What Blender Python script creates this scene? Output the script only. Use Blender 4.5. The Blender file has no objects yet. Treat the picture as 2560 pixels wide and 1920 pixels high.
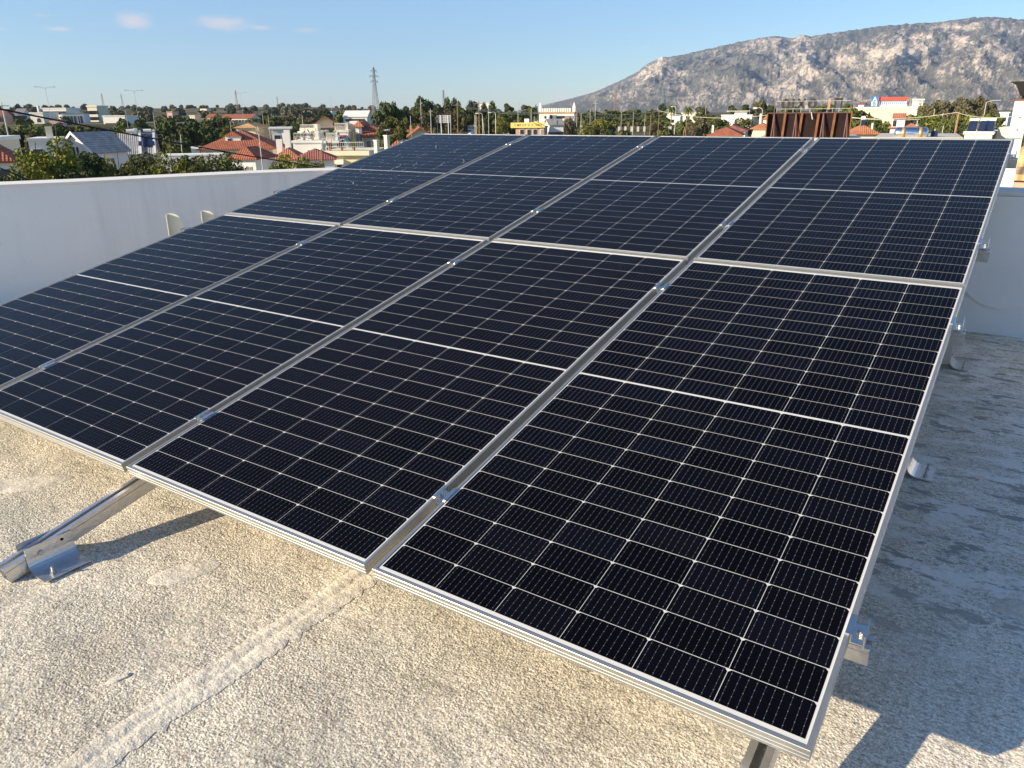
import bpy, math, random
import numpy as np
from mathutils import Vector, Matrix, noise
random.seed(7); rng = np.random.default_rng(7)
SC = bpy.context.scene; COL = SC.collection
R = math.radians; PI = math.pi

# ------------------------------------------------------------------ camera
F = 1913.336
CAM = Vector((4.79224, -1.25920, 1.38929))
RW = Matrix(((0.83190601, -0.52513923, -0.17933538),
             (0.55486917, 0.78297446, 0.281196),
             (-0.00725203, -0.33343632, 0.94274473)))       # columns: right, forward, up
cd = bpy.data.cameras.new('camera'); cam = bpy.data.objects.new('camera', cd); COL.objects.link(cam)
cd.sensor_width = 36; cd.lens = F / 2560 * 36; cd.clip_start = 0.05; cd.clip_end = 40000
r_, f_, u_ = RW.col[0], RW.col[1], RW.col[2]
cam.matrix_world = Matrix(((r_.x, u_.x, -f_.x, CAM.x), (r_.y, u_.y, -f_.y, CAM.y), (r_.z, u_.z, -f_.z, CAM.z), (0, 0, 0, 1)))
SC.camera = cam

def ray(px, py):
    return RW @ Vector(((px - 1280) / F, 1, (960 - py) / F))
def at(px, py, D):                                   # the place seen in that direction, D metres away over the ground
    d = ray(px, py); return CAM + d * (D / math.hypot(d.x, d.y))
def ss(x, a, b):
    t = min(1, max(0, (x - a) / (b - a))); return t * t * (3 - 2 * t)
def terr(x, y):                                      # height of the land
    dx, dy = x - CAM.x, y - CAM.y
    D = math.hypot(dx, dy); az = math.degrees(math.atan2(dx, dy))
    a = ss(-az, 30, 50) if abs(az) < 120 else 0
    h = -9 + 5 * ss(D, 90, 350) + a * (3 * ss(D, 150, 450) + 15 * ss(D, 450, 1500)) + (1 - a) * 3.5 * ss(D, 350, 1500)
    if D > 350:
        n = noise.noise(Vector((x / 260, y / 260, 3.1)))
        h += n * 3.2 * ss(D, 350, 1300)
    return h

# ------------------------------------------------------------------ materials
def nodes(m):
    m.use_nodes = True; nt = m.node_tree
    return nt, nt.nodes, nt.links, nt.nodes['Principled BSDF']
MATS = {}
def mat(name, c, rough=.8, metal=0.0, var=.12, scale=3.0, bump=0.0, bscale=20.0, objvar=0.0, spec=.3, c2=None):
    m = bpy.data.materials.new(name); nt, N, Lk, B = nodes(m)
    B.inputs['Roughness'].default_value = rough; B.inputs['Metallic'].default_value = metal
    B.inputs['Specular IOR Level'].default_value = spec
    tc = N.new('ShaderNodeTexCoord'); nz = N.new('ShaderNodeTexNoise')
    nz.inputs['Scale'].default_value = scale; nz.inputs['Detail'].default_value = 6; nz.inputs['Roughness'].default_value = .65
    Lk.new(tc.outputs['Object'], nz.inputs['Vector'])
    rp = N.new('ShaderNodeValToRGB'); e = rp.color_ramp.elements
    a = [max(0, v * (1 - var)) for v in c]; b = [min(1, v * (1 + var)) for v in c] if c2 is None else c2
    e[0].position = .3; e[1].position = .7
    e[0].color = (*a, 1); e[1].color = (*b, 1)
    Lk.new(nz.outputs['Fac'], rp.inputs['Fac']); out = rp.outputs['Color']
    if objvar:
        oi = N.new('ShaderNodeObjectInfo'); hs = N.new('ShaderNodeHueSaturation')
        mp = N.new('ShaderNodeMapRange'); mp.inputs['To Min'].default_value = 1 - objvar; mp.inputs['To Max'].default_value = 1 + objvar
        Lk.new(oi.outputs['Random'], mp.inputs['Value']); Lk.new(mp.outputs['Result'], hs.inputs['Value'])
        mh = N.new('ShaderNodeMapRange'); mh.inputs['To Min'].default_value = .5 - objvar * .08; mh.inputs['To Max'].default_value = .5 + objvar * .08
        Lk.new(oi.outputs['Random'], mh.inputs['Value']); Lk.new(mh.outputs['Result'], hs.inputs['Hue'])
        Lk.new(out, hs.inputs['Color']); out = hs.outputs['Color']
    Lk.new(out, B.inputs['Base Color'])
    if bump:
        n2 = N.new('ShaderNodeTexNoise'); n2.inputs['Scale'].default_value = bscale; n2.inputs['Detail'].default_value = 4
        Lk.new(tc.outputs['Object'], n2.inputs['Vector'])
        bp = N.new('ShaderNodeBump'); bp.inputs['Strength'].default_value = bump; bp.inputs['Distance'].default_value = .05
        Lk.new(n2.outputs['Fac'], bp.inputs['Height']); Lk.new(bp.outputs['Normal'], B.inputs['Normal'])
    MATS[name] = m; return m

mat('aluminium', (.46, .455, .43), .40, .8, .06, 40, spec=.5)
mat('galvanised', (.66, .66, .66), .33, .9, .10, 25, .05, 60, spec=.5)
mat('bright_zinc', (.85, .84, .8), .25, 1, .05, 30)
mat('bolt_steel', (.5, .49, .46), .35, .9, .1, 50)
mat('wall_paint', (.80, .80, .81), .85, 0, .035, 2.2, .05, 90)
mat('coping_paint', (.76, .73, .68), .8, 0, .05, 6, .05, 60)
mat('plaster', (.81, .81, .81), .85, 0, .03, 3)
mat('white_paint', (.80, .78, .73), .6, 0, .03, 8)
mat('cream', (.74, .66, .48), .85, 0, .06, 1.2)
mat('pale_cream', (.78, .73, .60), .85, 0, .05, 1.0)
mat('white_wall', (.80, .77, .70), .85, 0, .05, .8)
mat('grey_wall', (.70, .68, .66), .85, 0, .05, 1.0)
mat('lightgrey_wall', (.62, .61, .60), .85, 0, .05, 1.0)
mat('yellow_wall', (.72, .64, .38), .85, 0, .06, 1.0)
mat('beige_wall', (.70, .58, .38), .85, 0, .06, 1.0)
mat('pink_wall', (.62, .42, .36), .85, 0, .08, .6)
mat('brick_wall', (.50, .33, .24), .9, 0, .2, 2.5)
mat('concrete', (.50, .47, .42), .9, 0, .12, 1.5)
mat('dark_glass', (.035, .04, .05), .15, 0, .1, 3, spec=.6)
mat('shutter', (.32, .26, .22), .7, 0, .15, 3)
mat('red_paint', (.55, .10, .07), .6, 0, .08, 2)
mat('blue_paint', (.03, .20, .55), .5, 0, .05, 2)
mat('orange_paint', (.60, .30, .10), .6, 0, .1, 2)
mat('yellow_paint', (.78, .62, .20), .6, 0, .1, 2)
mat('black_metal', (.02, .018, .018), .5, .3, .2, 10)
mat('cable_black', (.012, .012, .012), .6, 0, .1, 10)
mat('cable_pale', (.55, .52, .42), .5, 0, .1, 1)
mat('wood_pole', (.30, .18, .10), .9, 0, .25, 2)
mat('pale_pole', (.52, .50, .44), .7, 0, .12, 2)
mat('lattice_steel', (.42, .42, .42), .55, .4, .1, 1)
mat('lattice_red', (.45, .28, .24), .6, .2, .1, 1)
mat('rust', (.020, .009, .008), .85, .1, .5, 1.6, .1, 12)
mat('rust_bar', (.22, .09, .04), .8, .1, .35, 2.5)
mat('rust_pink', (.19, .10, .085), .8, .1, .25, 2.5)
mat('awning', (.76, .66, .46), .9, 0, .06, 1)
mat('stainless', (.80, .80, .80), .16, 1, .02, 3)
mat('copper_strap', (.55, .33, .14), .4, .6, .2, 6)
mat('collector', (.02, .03, .07), .12, 0, .2, 2, spec=.6)
mat('bark', (.10, .075, .05), .95, 0, .3, 4)
mat('van_white', (.8, .8, .78), .3, 0, .02, 2, spec=.5)
mat('rubber', (.02, .02, .02), .8, 0, .1, 5)
mat('pipe_blue', (.25, .40, .60), .5, 0, .1, 2)
# foliage
def leafmat(name, dark, light):
    m = mat(name, dark, .75, 0, .25, 3.2, objvar=.22, spec=.15, c2=light); return m
leafmat('leaf_olive', (.055, .072, .020), (.155, .170, .045))
leafmat('leaf_bright', (.09, .11, .018), (.26, .25, .045))
leafmat('leaf_dark', (.026, .042, .018), (.088, .112, .038))
leafmat('leaf_pine', (.036, .058, .024), (.115, .14, .045))
leafmat('leaf_autumn', (.11, .085, .022), (.22, .16, .045))
leafmat('leaf_dusty', (.085, .080, .040), (.19, .165, .085))

def tilemat(name, c, sx=4.5):
    m = bpy.data.materials.new(name); nt, N, Lk, B = nodes(m)
    B.inputs['Roughness'].default_value = .9; B.inputs['Specular IOR Level'].default_value = .2
    tc = N.new('ShaderNodeTexCoord')
    wv = N.new('ShaderNodeTexWave'); wv.inputs['Scale'].default_value = sx * .32; wv.inputs['Distortion'].default_value = .4
    wv.bands_direction = 'X'
    w2 = N.new('ShaderNodeTexWave'); w2.inputs['Scale'].default_value = sx * .28; w2.bands_direction = 'Y'; w2.inputs['Distortion'].default_value = .6
    nz = N.new('ShaderNodeTexNoise'); nz.inputs['Scale'].default_value = 1.4; nz.inputs['Detail'].default_value = 6
    for n in (wv, w2, nz): Lk.new(tc.outputs['Object'], n.inputs['Vector'])
    ad = N.new('ShaderNodeMath'); ad.operation = 'ADD'; Lk.new(wv.outputs['Fac'], ad.inputs[0]); Lk.new(w2.outputs['Fac'], ad.inputs[1])
    m2 = N.new('ShaderNodeMath'); m2.operation = 'MULTIPLY'; m2.inputs[1].default_value = .25; Lk.new(ad.outputs[0], m2.inputs[0])
    a2 = N.new('ShaderNodeMath'); a2.operation = 'ADD'; Lk.new(m2.outputs[0], a2.inputs[0]); Lk.new(nz.outputs['Fac'], a2.inputs[1])
    rp = N.new('ShaderNodeValToRGB'); e = rp.color_ramp.elements; e[0].position = .4; e[1].position = 1.05
    e[0].color = (*[v * .6 for v in c], 1); e[1].color = (*[min(1, v * 1.25) for v in c], 1)
    Lk.new(a2.outputs[0], rp.inputs['Fac']); Lk.new(rp.outputs['Color'], B.inputs['Base Color'])
    bp = N.new('ShaderNodeBump'); bp.inputs['Strength'].default_value = .6; bp.inputs['Distance'].default_value = .06
    Lk.new(ad.outputs[0], bp.inputs['Height']); Lk.new(bp.outputs['Normal'], B.inputs['Normal'])
    MATS[name] = m
tilemat('tile_red', (.36, .125, .075)); tilemat('tile_orange', (.44, .18, .095)); tilemat('tile_brown', (.33, .13, .10))
tilemat('tile_grey', (.34, .335, .33)); tilemat('roof_grey', (.30, .29, .28)); tilemat('tile_tan', (.58, .36, .18))

# ------------------------------------------------------------------ mesh helpers
class MB:
    def __init__(s): s.v = []; s.f = []; s.M = Matrix()
    def add(s, vs, fs):
        n = len(s.v)
        for v in vs: s.v.append(tuple(s.M @ Vector(v)))
        for f in fs: s.f.append([i + n for i in f])
        return s
    def box(s, x0, x1, y0, y1, z0, z1):
        return s.add([(x0, y0, z0), (x1, y0, z0), (x1, y1, z0), (x0, y1, z0), (x0, y0, z1), (x1, y0, z1), (x1, y1, z1), (x0, y1, z1)],
                     [(0, 3, 2, 1), (4, 5, 6, 7), (0, 1, 5, 4), (1, 2, 6, 5), (2, 3, 7, 6), (3, 0, 4, 7)])
    def loft(s, rings, close=True, cap=True):
        n = len(rings[0]); vs = [p for r in rings for p in r]; fs = []
        for k in range(len(rings) - 1):
            for i in range(n if close else n - 1):
                j = (i + 1) % n
                fs.append((k * n + i, k * n + j, (k + 1) * n + j, (k + 1) * n + i))
        if cap and close:
            fs.append(tuple(range(n))[::-1]); fs.append(tuple((len(rings) - 1) * n + i for i in range(n)))
        return s.add(vs, fs)
    def bar(s, a, b, w, h=None, up=(0, 0, 1)):
        h = h or w; a = Vector(a); b = Vector(b); d = (b - a)
        if d.length < 1e-6: return s
        d.normalize(); u = Vector(up)
        if abs(d.dot(u)) > .98: u = Vector((1, 0, 0))
        x = d.cross(u).normalized(); z = x.cross(d)
        rr = [[p + x * (sx * w / 2) + z * (sz * h / 2) for sx, sz in ((-1, -1), (1, -1), (1, 1), (-1, 1))] for p in (a, b)]
        return s.loft(rr)
    def tube(s, pts, r, n=8, r2=None):
        pts = [Vector(p) for p in pts]; rings = []
        for i, p in enumerate(pts):
            d = (pts[min(i + 1, len(pts) - 1)] - pts[max(i - 1, 0)]).normalized()
            u = Vector((0, 0, 1)) if abs(d.z) < .95 else Vector((1, 0, 0))
            x = d.cross(u).normalized(); y = x.cross(d)
            rr = r if r2 is None else r + (r2 - r) * i / (len(pts) - 1)
            rings.append([p + (x * math.cos(t) + y * math.sin(t)) * rr for t in [2 * PI * k / n for k in range(n)]])
        return s.loft(rings)
    def prism(s, poly, axis, a, b):                    # poly in the plane normal to axis
        def put(p, t):
            return {'x': (t, p[0], p[1]), 'y': (p[0], t, p[1]), 'z': (p[0], p[1], t)}[axis]
        return s.loft([[put(p, a) for p in poly], [put(p, b) for p in poly]])
    def build(s, name, m, parent=None, smooth=False, loc=None):
        me = bpy.data.meshes.new(name); me.from_pydata(s.v, [], s.f); me.update()
        import bmesh
        bm = bmesh.new(); bm.from_mesh(me); bmesh.ops.recalc_face_normals(bm, faces=bm.faces); bm.to_mesh(me); bm.free()
        if smooth:
            for p in me.polygons: p.use_smooth = True
        me.materials.append(MATS[m] if isinstance(m, str) else m)
        o = bpy.data.objects.new(name, me); COL.objects.link(o)
        if parent: o.parent = parent
        if loc: o.location = loc
        return o
def tag(o, label, cat, group=None, kind=None):
    o['label'] = label; o['category'] = cat
    if group: o['group'] = group
    if kind: o['kind'] = kind
    return o
def empty(name, loc=(0, 0, 0), rot=(0, 0, 0)):
    o = bpy.data.objects.new(name, None); COL.objects.link(o); o.location = loc; o.rotation_euler = rot; o.empty_display_size = .2
    return o
def structure(o): o['kind'] = 'structure'; return o
def copy_tree(o, parent=None):
    c = o.copy(); COL.objects.link(c); c.parent = parent
    for ch in list(o.children): copy_tree(ch, c)
    return c

# ------------------------------------------------------------------ light and air
SUN_AZ = 34.0 + 180; SUN_EL = 20.0                    # light travels towards azimuth 34 degrees
w = bpy.data.worlds.new('World'); SC.world = w; w.use_nodes = True
N, Lk = w.node_tree.nodes, w.node_tree.links
bg = N['Background']; sky = N.new('ShaderNodeTexSky'); sky.sky_type = 'NISHITA'; sky.sun_disc = False
sky.sun_elevation = R(SUN_EL); sky.sun_rotation = R(SUN_AZ); sky.air_density = 1.0; sky.dust_density = .2; sky.ozone_density = 4.8; sky.altitude = 50
tc = N.new('ShaderNodeTexCoord')
mp = N.new('ShaderNodeMapping'); mp.inputs['Scale'].default_value = (9, 9, 34); Lk.new(tc.outputs['Generated'], mp.inputs['Vector'])
nz = N.new('ShaderNodeTexNoise'); nz.inputs['Scale'].default_value = 1.35; nz.inputs['Detail'].default_value = 7; nz.inputs['Roughness'].default_value = .6
Lk.new(mp.outputs['Vector'], nz.inputs['Vector'])
cr = N.new('ShaderNodeValToRGB'); cr.color_ramp.elements[0].position = .56; cr.color_ramp.elements[1].position = .74
Lk.new(nz.outputs['Fac'], cr.inputs['Fac'])
sp = N.new('ShaderNodeSeparateXYZ'); Lk.new(tc.outputs['Generated'], sp.inputs[0])
def band(lo, l2, h1, hi, sock):
    a = N.new('ShaderNodeMapRange'); a.interpolation_type = 'SMOOTHSTEP'
    a.inputs['From Min'].default_value = lo; a.inputs['From Max'].default_value = l2; Lk.new(sock, a.inputs['Value'])
    b = N.new('ShaderNodeMapRange'); b.interpolation_type = 'SMOOTHSTEP'
    b.inputs['From Min'].default_value = h1; b.inputs['From Max'].default_value = hi; b.inputs['To Min'].default_value = 1; b.inputs['To Max'].default_value = 0
    Lk.new(sock, b.inputs['Value'])
    m = N.new('ShaderNodeMath'); m.operation = 'MULTIPLY'; Lk.new(a.outputs[0], m.inputs[0]); Lk.new(b.outputs[0], m.inputs[1]); return m.outputs[0]
def M_(op, a, b_=None):
    n = N.new('ShaderNodeMath'); n.operation = op
    for i, v in enumerate((a, b_)):
        if v is None: continue
        if isinstance(v, (int, float)): n.inputs[i].default_value = v
        else: Lk.new(v, n.inputs[i])
    return n.outputs[0]
azn = M_('ARCTAN2', sp.outputs['X'], sp.outputs['Y']); acc = None
for px, py, ra, re_, am in ((0, 72, 50, 16, .6), (105, 38, 45, 9, .5), (145, 73, 60, 11, .8), (240, 62, 30, 8, .4), (335, 52, 75, 34, 1), (560, 58, 110, 28, 1), (650, 68, 80, 14, .6), (765, 75, 75, 14, .6), (1405, 243, 55, 22, .75), (1475, 228, 50, 14, .6)):
    d = ray(px, py).normalized(); a0 = math.atan2(d.x, d.y); dl = ray(px + ra, py).normalized(); dra = abs(math.atan2(dl.x, dl.y) - a0); dre = abs(ray(px, py + re_).normalized().z - d.z)
    q = M_('SQRT', M_('ADD', M_('POWER', M_('MULTIPLY', M_('SUBTRACT', azn, a0), 1 / dra), 2), M_('POWER', M_('MULTIPLY', M_('SUBTRACT', sp.outputs['Z'], d.z), 1 / dre), 2)))
    g_ = M_('MULTIPLY', M_('MAXIMUM', M_('SUBTRACT', 1, q), 0), am); acc = g_ if acc is None else M_('MAXIMUM', acc, g_)
n5 = N.new('ShaderNodeTexNoise'); n5.inputs['Scale'].default_value = 16; n5.inputs['Detail'].default_value = 6; n5.inputs['Roughness'].default_value = .62; Lk.new(mp.outputs['Vector'], n5.inputs['Vector'])
mp.inputs['Scale'].default_value = (3, 3, 8)
cl_ = N.new('ShaderNodeMapRange'); cl_.interpolation_type = 'SMOOTHSTEP'; cl_.inputs['From Min'].default_value = .42; cl_.inputs['From Max'].default_value = 1.0
Lk.new(M_('ADD', M_('MULTIPLY', acc, .75), M_('MULTIPLY', n5.outputs['Fac'], .62)), cl_.inputs['Value'])
m4 = N.new('ShaderNodeMath'); m4.operation = 'MULTIPLY'; Lk.new(cl_.outputs[0], m4.inputs[0]); Lk.new(M_('MINIMUM', M_('MULTIPLY', acc, 4), .85), m4.inputs[1])
mx = N.new('ShaderNodeMixRGB'); mx.inputs['Color2'].default_value = (5.0, 4.6, 4.4, 1)
Lk.new(m4.outputs[0], mx.inputs['Fac']); Lk.new(sky.outputs['Color'], mx.inputs['Color1'])
Lk.new(mx.outputs['Color'], bg.inputs['Color']); bg.inputs['Strength'].default_value = .085
sl = bpy.data.lights.new('sun', 'SUN'); sl.energy = 4.25; sl.angle = R(.5); sl.color = (1, .855, .63)
so = bpy.data.objects.new('sun', sl); COL.objects.link(so)
tv = Vector((math.sin(R(34)) * math.cos(R(SUN_EL)), math.cos(R(34)) * math.cos(R(SUN_EL)), -math.sin(R(SUN_EL))))
so.rotation_euler = tv.to_track_quat('-Z', 'Y').to_euler(); so.location = (-20, -30, 30)
SC.view_settings.view_transform = 'Standard'; SC.view_settings.look = 'None'; SC.view_settings.gamma = 1; SC.view_settings.exposure = 1.1
SC.cycles.max_bounces = 6; SC.cycles.volume_bounces = 0; SC.cycles.use_denoising = True

# ------------------------------------------------------------------ roof floor, parapet
def floormat(name, base, rough_patch=True, gr=1.0):
    m = bpy.data.materials.new(name); nt, N, Lk, B = nodes(m)
    B.inputs['Roughness'].default_value = .95; B.inputs['Specular IOR Level'].default_value = .15
    tc = N.new('ShaderNodeTexCoord'); V = tc.outputs['Object']
    def nz(scale, det=5, ro=.6, sc=None):
        n = N.new('ShaderNodeTexNoise'); n.inputs['Scale'].default_value = scale; n.inputs['Detail'].default_value = det; n.inputs['Roughness'].default_value = ro
        if sc:
            mp = N.new('ShaderNodeMapping'); mp.inputs['Scale'].default_value = sc; Lk.new(V, mp.inputs['Vector']); Lk.new(mp.outputs['Vector'], n.inputs['Vector'])
        else: Lk.new(V, n.inputs['Vector'])
        return n.outputs['Fac']
    def ramp(s, p0, p1, c0, c1):
        r = N.new('ShaderNodeValToRGB'); e = r.color_ramp.elements; e[0].position = p0; e[1].position = p1; e[0].color = (*c0, 1); e[1].color = (*c1, 1)
        Lk.new(s, r.inputs['Fac']); return r.outputs['Color']
    def mixc(f, a, b, t='MIX', fv=None):
        x = N.new('ShaderNodeMixRGB'); x.blend_type = t
        if f is None: x.inputs['Fac'].default_value = fv
        else: Lk.new(f, x.inputs['Fac'])
        for i, s in ((1, a), (2, b)):
            if isinstance(s, tuple): x.inputs[i].default_value = (*s, 1)
            else: Lk.new(s, x.inputs[i])
        return x.outputs['Color']
    col = ramp(nz(2.6, 6), .33, .68, tuple(v * .80 for v in base), tuple(v * 1.14 for v in base))
    # mottled dirt, algae and thin worn coats
    dirt = ramp(nz(5.5, 8, .7, (1, 1.7, 1)), .53, .70, (0, 0, 0), (.8, .8, .8))
    col = mixc(dirt, col, (.36, .335, .28))
    pale = ramp(nz(3.3, 7, .68, (1.2, 1, 1)), .60, .68, (0, 0, 0), (.75, .75, .75))
    col = mixc(pale, col, (.72, .67, .58))
    if rough_patch:
        vc = N.new('ShaderNodeTexVoronoi'); vc.feature = 'DISTANCE_TO_EDGE'; vc.inputs['Scale'].default_value = 1.7
        wn = N.new('ShaderNodeTexNoise'); wn.inputs['Scale'].default_value = 4; wn.inputs['Detail'].default_value = 6; Lk.new(V, wn.inputs['Vector'])
        vm = N.new('ShaderNodeMixRGB'); vm.blend_type = 'ADD'; vm.inputs['Fac'].default_value = .45; Lk.new(V, vm.inputs[1]); Lk.new(wn.outputs['Color'], vm.inputs[2]); Lk.new(vm.outputs['Color'], vc.inputs['Vector'])
        ck = ramp(vc.outputs['Distance'], .0, .006, (.55, .55, .55), (0, 0, 0)); gate = ramp(nz(1.4, 3), .52, .62, (0, 0, 0), (1, 1, 1))
        col = mixc(mixc(None, ck, gate, 'MULTIPLY', 1.0), col, (.22, .20, .17))
        col = mixc(ramp(nz(13, 8, .72, (1.5, .8, 1)), .60, .70, (0, 0, 0), (.7, .7, .7)), col, (.27, .26, .22))
        col = mixc(ramp(nz(1.6, 7, .6), .50, .66, (0, 0, 0), (.45, .45, .45)), col, (.52, .53, .47))
    grain = nz(165, 4, .75); grain2 = nz(80, 5, .75)
    col = mixc(ramp(grain, .30, .62, (.55, .53, .50), (1.16, 1.16, 1.16)), col, col, 'MULTIPLY', None) if False else mixc(None, col, ramp(grain, .36, .60, (.44, .42, .39), (1.32, 1.32, 1.32)), 'MULTIPLY', .9 * gr)
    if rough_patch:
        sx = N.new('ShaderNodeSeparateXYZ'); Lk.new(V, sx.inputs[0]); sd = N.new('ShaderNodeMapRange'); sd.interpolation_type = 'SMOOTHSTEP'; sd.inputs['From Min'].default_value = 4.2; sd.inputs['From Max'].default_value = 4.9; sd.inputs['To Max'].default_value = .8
        Lk.new(sx.outputs['X'], sd.inputs['Value']); col = mixc(sd.outputs[0], col, mixc(None, (.88, .80, .68), ramp(grain, .36, .58, (.5, .5, .5), (1.15, 1.15, 1.15)), 'MULTIPLY', .9))  # paler right side, its colour also lifted and warmed to offset dark blue shade
    col = mixc(None, col, ramp(nz(72, 5, .72, (.8, 1.2, 1)), .36, .56, (.46, .44, .41), (1.2, 1.2, 1.2)), 'MULTIPLY', .75 * gr)
    col = mixc(None, col, ramp(nz(30, 6, .75, (.8, 1.3, 1)), .34, .5, (.5, .48, .44), (1, 1, 1)), 'MULTIPLY', .5 * gr)
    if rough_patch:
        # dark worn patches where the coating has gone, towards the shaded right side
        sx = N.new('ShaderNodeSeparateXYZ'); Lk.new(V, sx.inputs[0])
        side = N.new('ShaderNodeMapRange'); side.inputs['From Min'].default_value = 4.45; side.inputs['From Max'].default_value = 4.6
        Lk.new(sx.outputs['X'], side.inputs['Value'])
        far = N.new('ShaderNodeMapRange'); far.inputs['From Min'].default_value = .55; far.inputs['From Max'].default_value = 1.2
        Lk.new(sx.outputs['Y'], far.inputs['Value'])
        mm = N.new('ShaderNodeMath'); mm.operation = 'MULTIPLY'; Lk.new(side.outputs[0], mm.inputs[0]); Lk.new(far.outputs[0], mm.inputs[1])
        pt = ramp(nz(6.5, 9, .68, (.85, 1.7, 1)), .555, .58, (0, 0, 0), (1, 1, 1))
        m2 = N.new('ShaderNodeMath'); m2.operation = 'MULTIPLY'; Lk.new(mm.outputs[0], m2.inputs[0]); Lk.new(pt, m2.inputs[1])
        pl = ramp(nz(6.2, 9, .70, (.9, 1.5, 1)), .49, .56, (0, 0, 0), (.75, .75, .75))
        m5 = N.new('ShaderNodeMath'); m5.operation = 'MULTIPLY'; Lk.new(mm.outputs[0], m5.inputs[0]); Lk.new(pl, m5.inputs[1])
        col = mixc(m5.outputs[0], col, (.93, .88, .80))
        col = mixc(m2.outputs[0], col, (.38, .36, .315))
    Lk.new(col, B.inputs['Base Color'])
    ad = N.new('ShaderNodeMath'); ad.operation = 'MULTIPLY_ADD'; ad.inputs[1].default_value = .8; Lk.new(grain2, ad.inputs[0]); Lk.new(grain, ad.inputs[2])
    vo = N.new('ShaderNodeTexVoronoi'); vo.inputs['Scale'].default_value = 150; vo.feature = 'SMOOTH_F1'; vo.inputs['Smoothness'].default_value = .5; Lk.new(V, vo.inputs['Vector'])
    a9 = N.new('ShaderNodeMath'); a9.operation = 'MULTIPLY_ADD'; a9.inputs[1].default_value = -.9; Lk.new(vo.outputs['Distance'], a9.inputs[0]); Lk.new(ad.outputs[0], a9.inputs[2]); ad = a9
    msk = ramp(nz(3.1, 6, .65), .36, .62, (.25, .25, .25), (1, 1, 1))
    mm_ = N.new('ShaderNodeMath'); mm_.operation = 'MULTIPLY'; Lk.new(ad.outputs[0], mm_.inputs[0]); Lk.new(msk, mm_.inputs[1])
    bp = N.new('ShaderNodeBump'); bp.inputs['Strength'].default_value = 1 * gr; bp.inputs['Distance'].default_value = .0040
    Lk.new(mm_.outputs[0], bp.inputs['Height'])
    bp2 = N.new('ShaderNodeBump'); bp2.inputs['Strength'].default_value = .5; bp2.inputs['Distance'].default_value = .03
    Lk.new(nz(7, 6, .65), bp2.inputs['Height']); Lk.new(bp.outputs['Normal'], bp2.inputs['Normal'])
    Lk.new(bp2.outputs['Normal'], B.inputs['Normal'])
    MATS[name] = m
def wallmat():
    m = bpy.data.materials.new('wall_paint'); nt, N, Lk, B = nodes(m); B.inputs['Roughness'].default_value = .85; B.inputs['Specular IOR Level'].default_value = .2
    tc = N.new('ShaderNodeTexCoord')
    def nz(s, d, sc):
        mp = N.new('ShaderNodeMapping'); mp.inputs['Scale'].default_value = sc; Lk.new(tc.outputs['Object'], mp.inputs['Vector']); n = N.new('ShaderNodeTexNoise'); n.inputs['Scale'].default_value = s; n.inputs['Detail'].default_value = d; n.inputs['Roughness'].default_value = .65; Lk.new(mp.outputs['Vector'], n.inputs['Vector']); return n.outputs['Fac']
    def rp(sk, p0, p1, c0, c1):
        r = N.new('ShaderNodeValToRGB'); e = r.color_ramp.elements; e[0].position = p0; e[1].position = p1; e[0].color = (*c0, 1); e[1].color = (*c1, 1); Lk.new(sk, r.inputs['Fac']); return r.outputs['Color']
    def mul(a, b, f):
        x = N.new('ShaderNodeMixRGB'); x.blend_type = 'MULTIPLY'; x.inputs['Fac'].default_value = f; Lk.new(a, x.inputs[1]); Lk.new(b, x.inputs[2]); return x.outputs['Color']
    c = rp(nz(1.3, 6, (1, 1, 1)), .3, .7, (.76, .76, .77), (.82, .815, .815))
    c = mul(c, rp(nz(7, 5, (1, 1, .10)), .52, .74, (1, 1, 1), (.80, .80, .79)), .5)
    c = mul(c, rp(nz(9, 8, (1, 1, 1)), .60, .70, (1, 1, 1), (.72, .72, .72)), .3)
    Lk.new(c, B.inputs['Base Color'])
    bp = N.new('ShaderNodeBump'); bp.inputs['Strength'].default_value = .25; bp.inputs['Distance'].default_value = .012; Lk.new(nz(8, 5, (1, 1, .6)), bp.inputs['Height']); Lk.new(bp.outputs['Normal'], B.inputs['Normal']); MATS['wall_paint'] = m
wallmat()
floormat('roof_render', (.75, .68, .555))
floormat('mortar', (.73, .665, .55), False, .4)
b = MB(); b.add([(-6, -7, 0), (9, -7, 0), (9, 4.7, 0), (-6, 4.7, 0)], [(0, 1, 2, 3)])
# keep the sheet inside the parapet line
ctrl = [(-3.9, -3.2), (-3.2, -1.5), (-2.55, -.1), (-2.02, .98), (-1.72, 1.54), (-1.48, 2.02), (-1.28, 2.58), (-1.04, 3.2), (-.69, 3.82), (-.25, 4.26), (.35, 4.47), (1.0, 4.505), (3.0, 4.505), (5.0, 4.505), (9.0, 4.505)]
def catmull(P, n=8):
    out = []
    for i in range(len(P) - 1):
        p0, p1, p2, p3 = [Vector((*P[max(0, min(len(P) - 1, k))], 0)) for k in (i - 1, i, i + 1, i + 2)]
        for k in range(n):
            t = k / n
            out.append(.5 * ((2 * p1) + (p2 - p0) * t + (2 * p0 - 5 * p1 + 4 * p2 - p3) * t * t + (3 * p1 - p0 - 3 * p2 + p3) * t ** 3))
    out.append(Vector((*P[-1], 0))); return out
path = catmull(ctrl)
inner = [(p.x, p.y) for p in path]
nor = []
for i in range(len(path)):
    d = (path[min(i + 1, len(path) - 1)] - path[max(i - 1, 0)]).normalized(); nor.append(Vector((-d.y, d.x, 0)))
b = MB(); poly = [(x, y, 0) for x, y in inner] + [(9, -7, 0), (-3.9, -7, 0)]
b.add(poly, [tuple(range(len(poly)))])
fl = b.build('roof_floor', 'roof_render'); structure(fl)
wall = empty('parapet_wall', (-1.5, 2, 0)); tag(wall, 'low pale grey curved parapet wall running round the rooftop behind the solar panels', 'wall')
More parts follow.
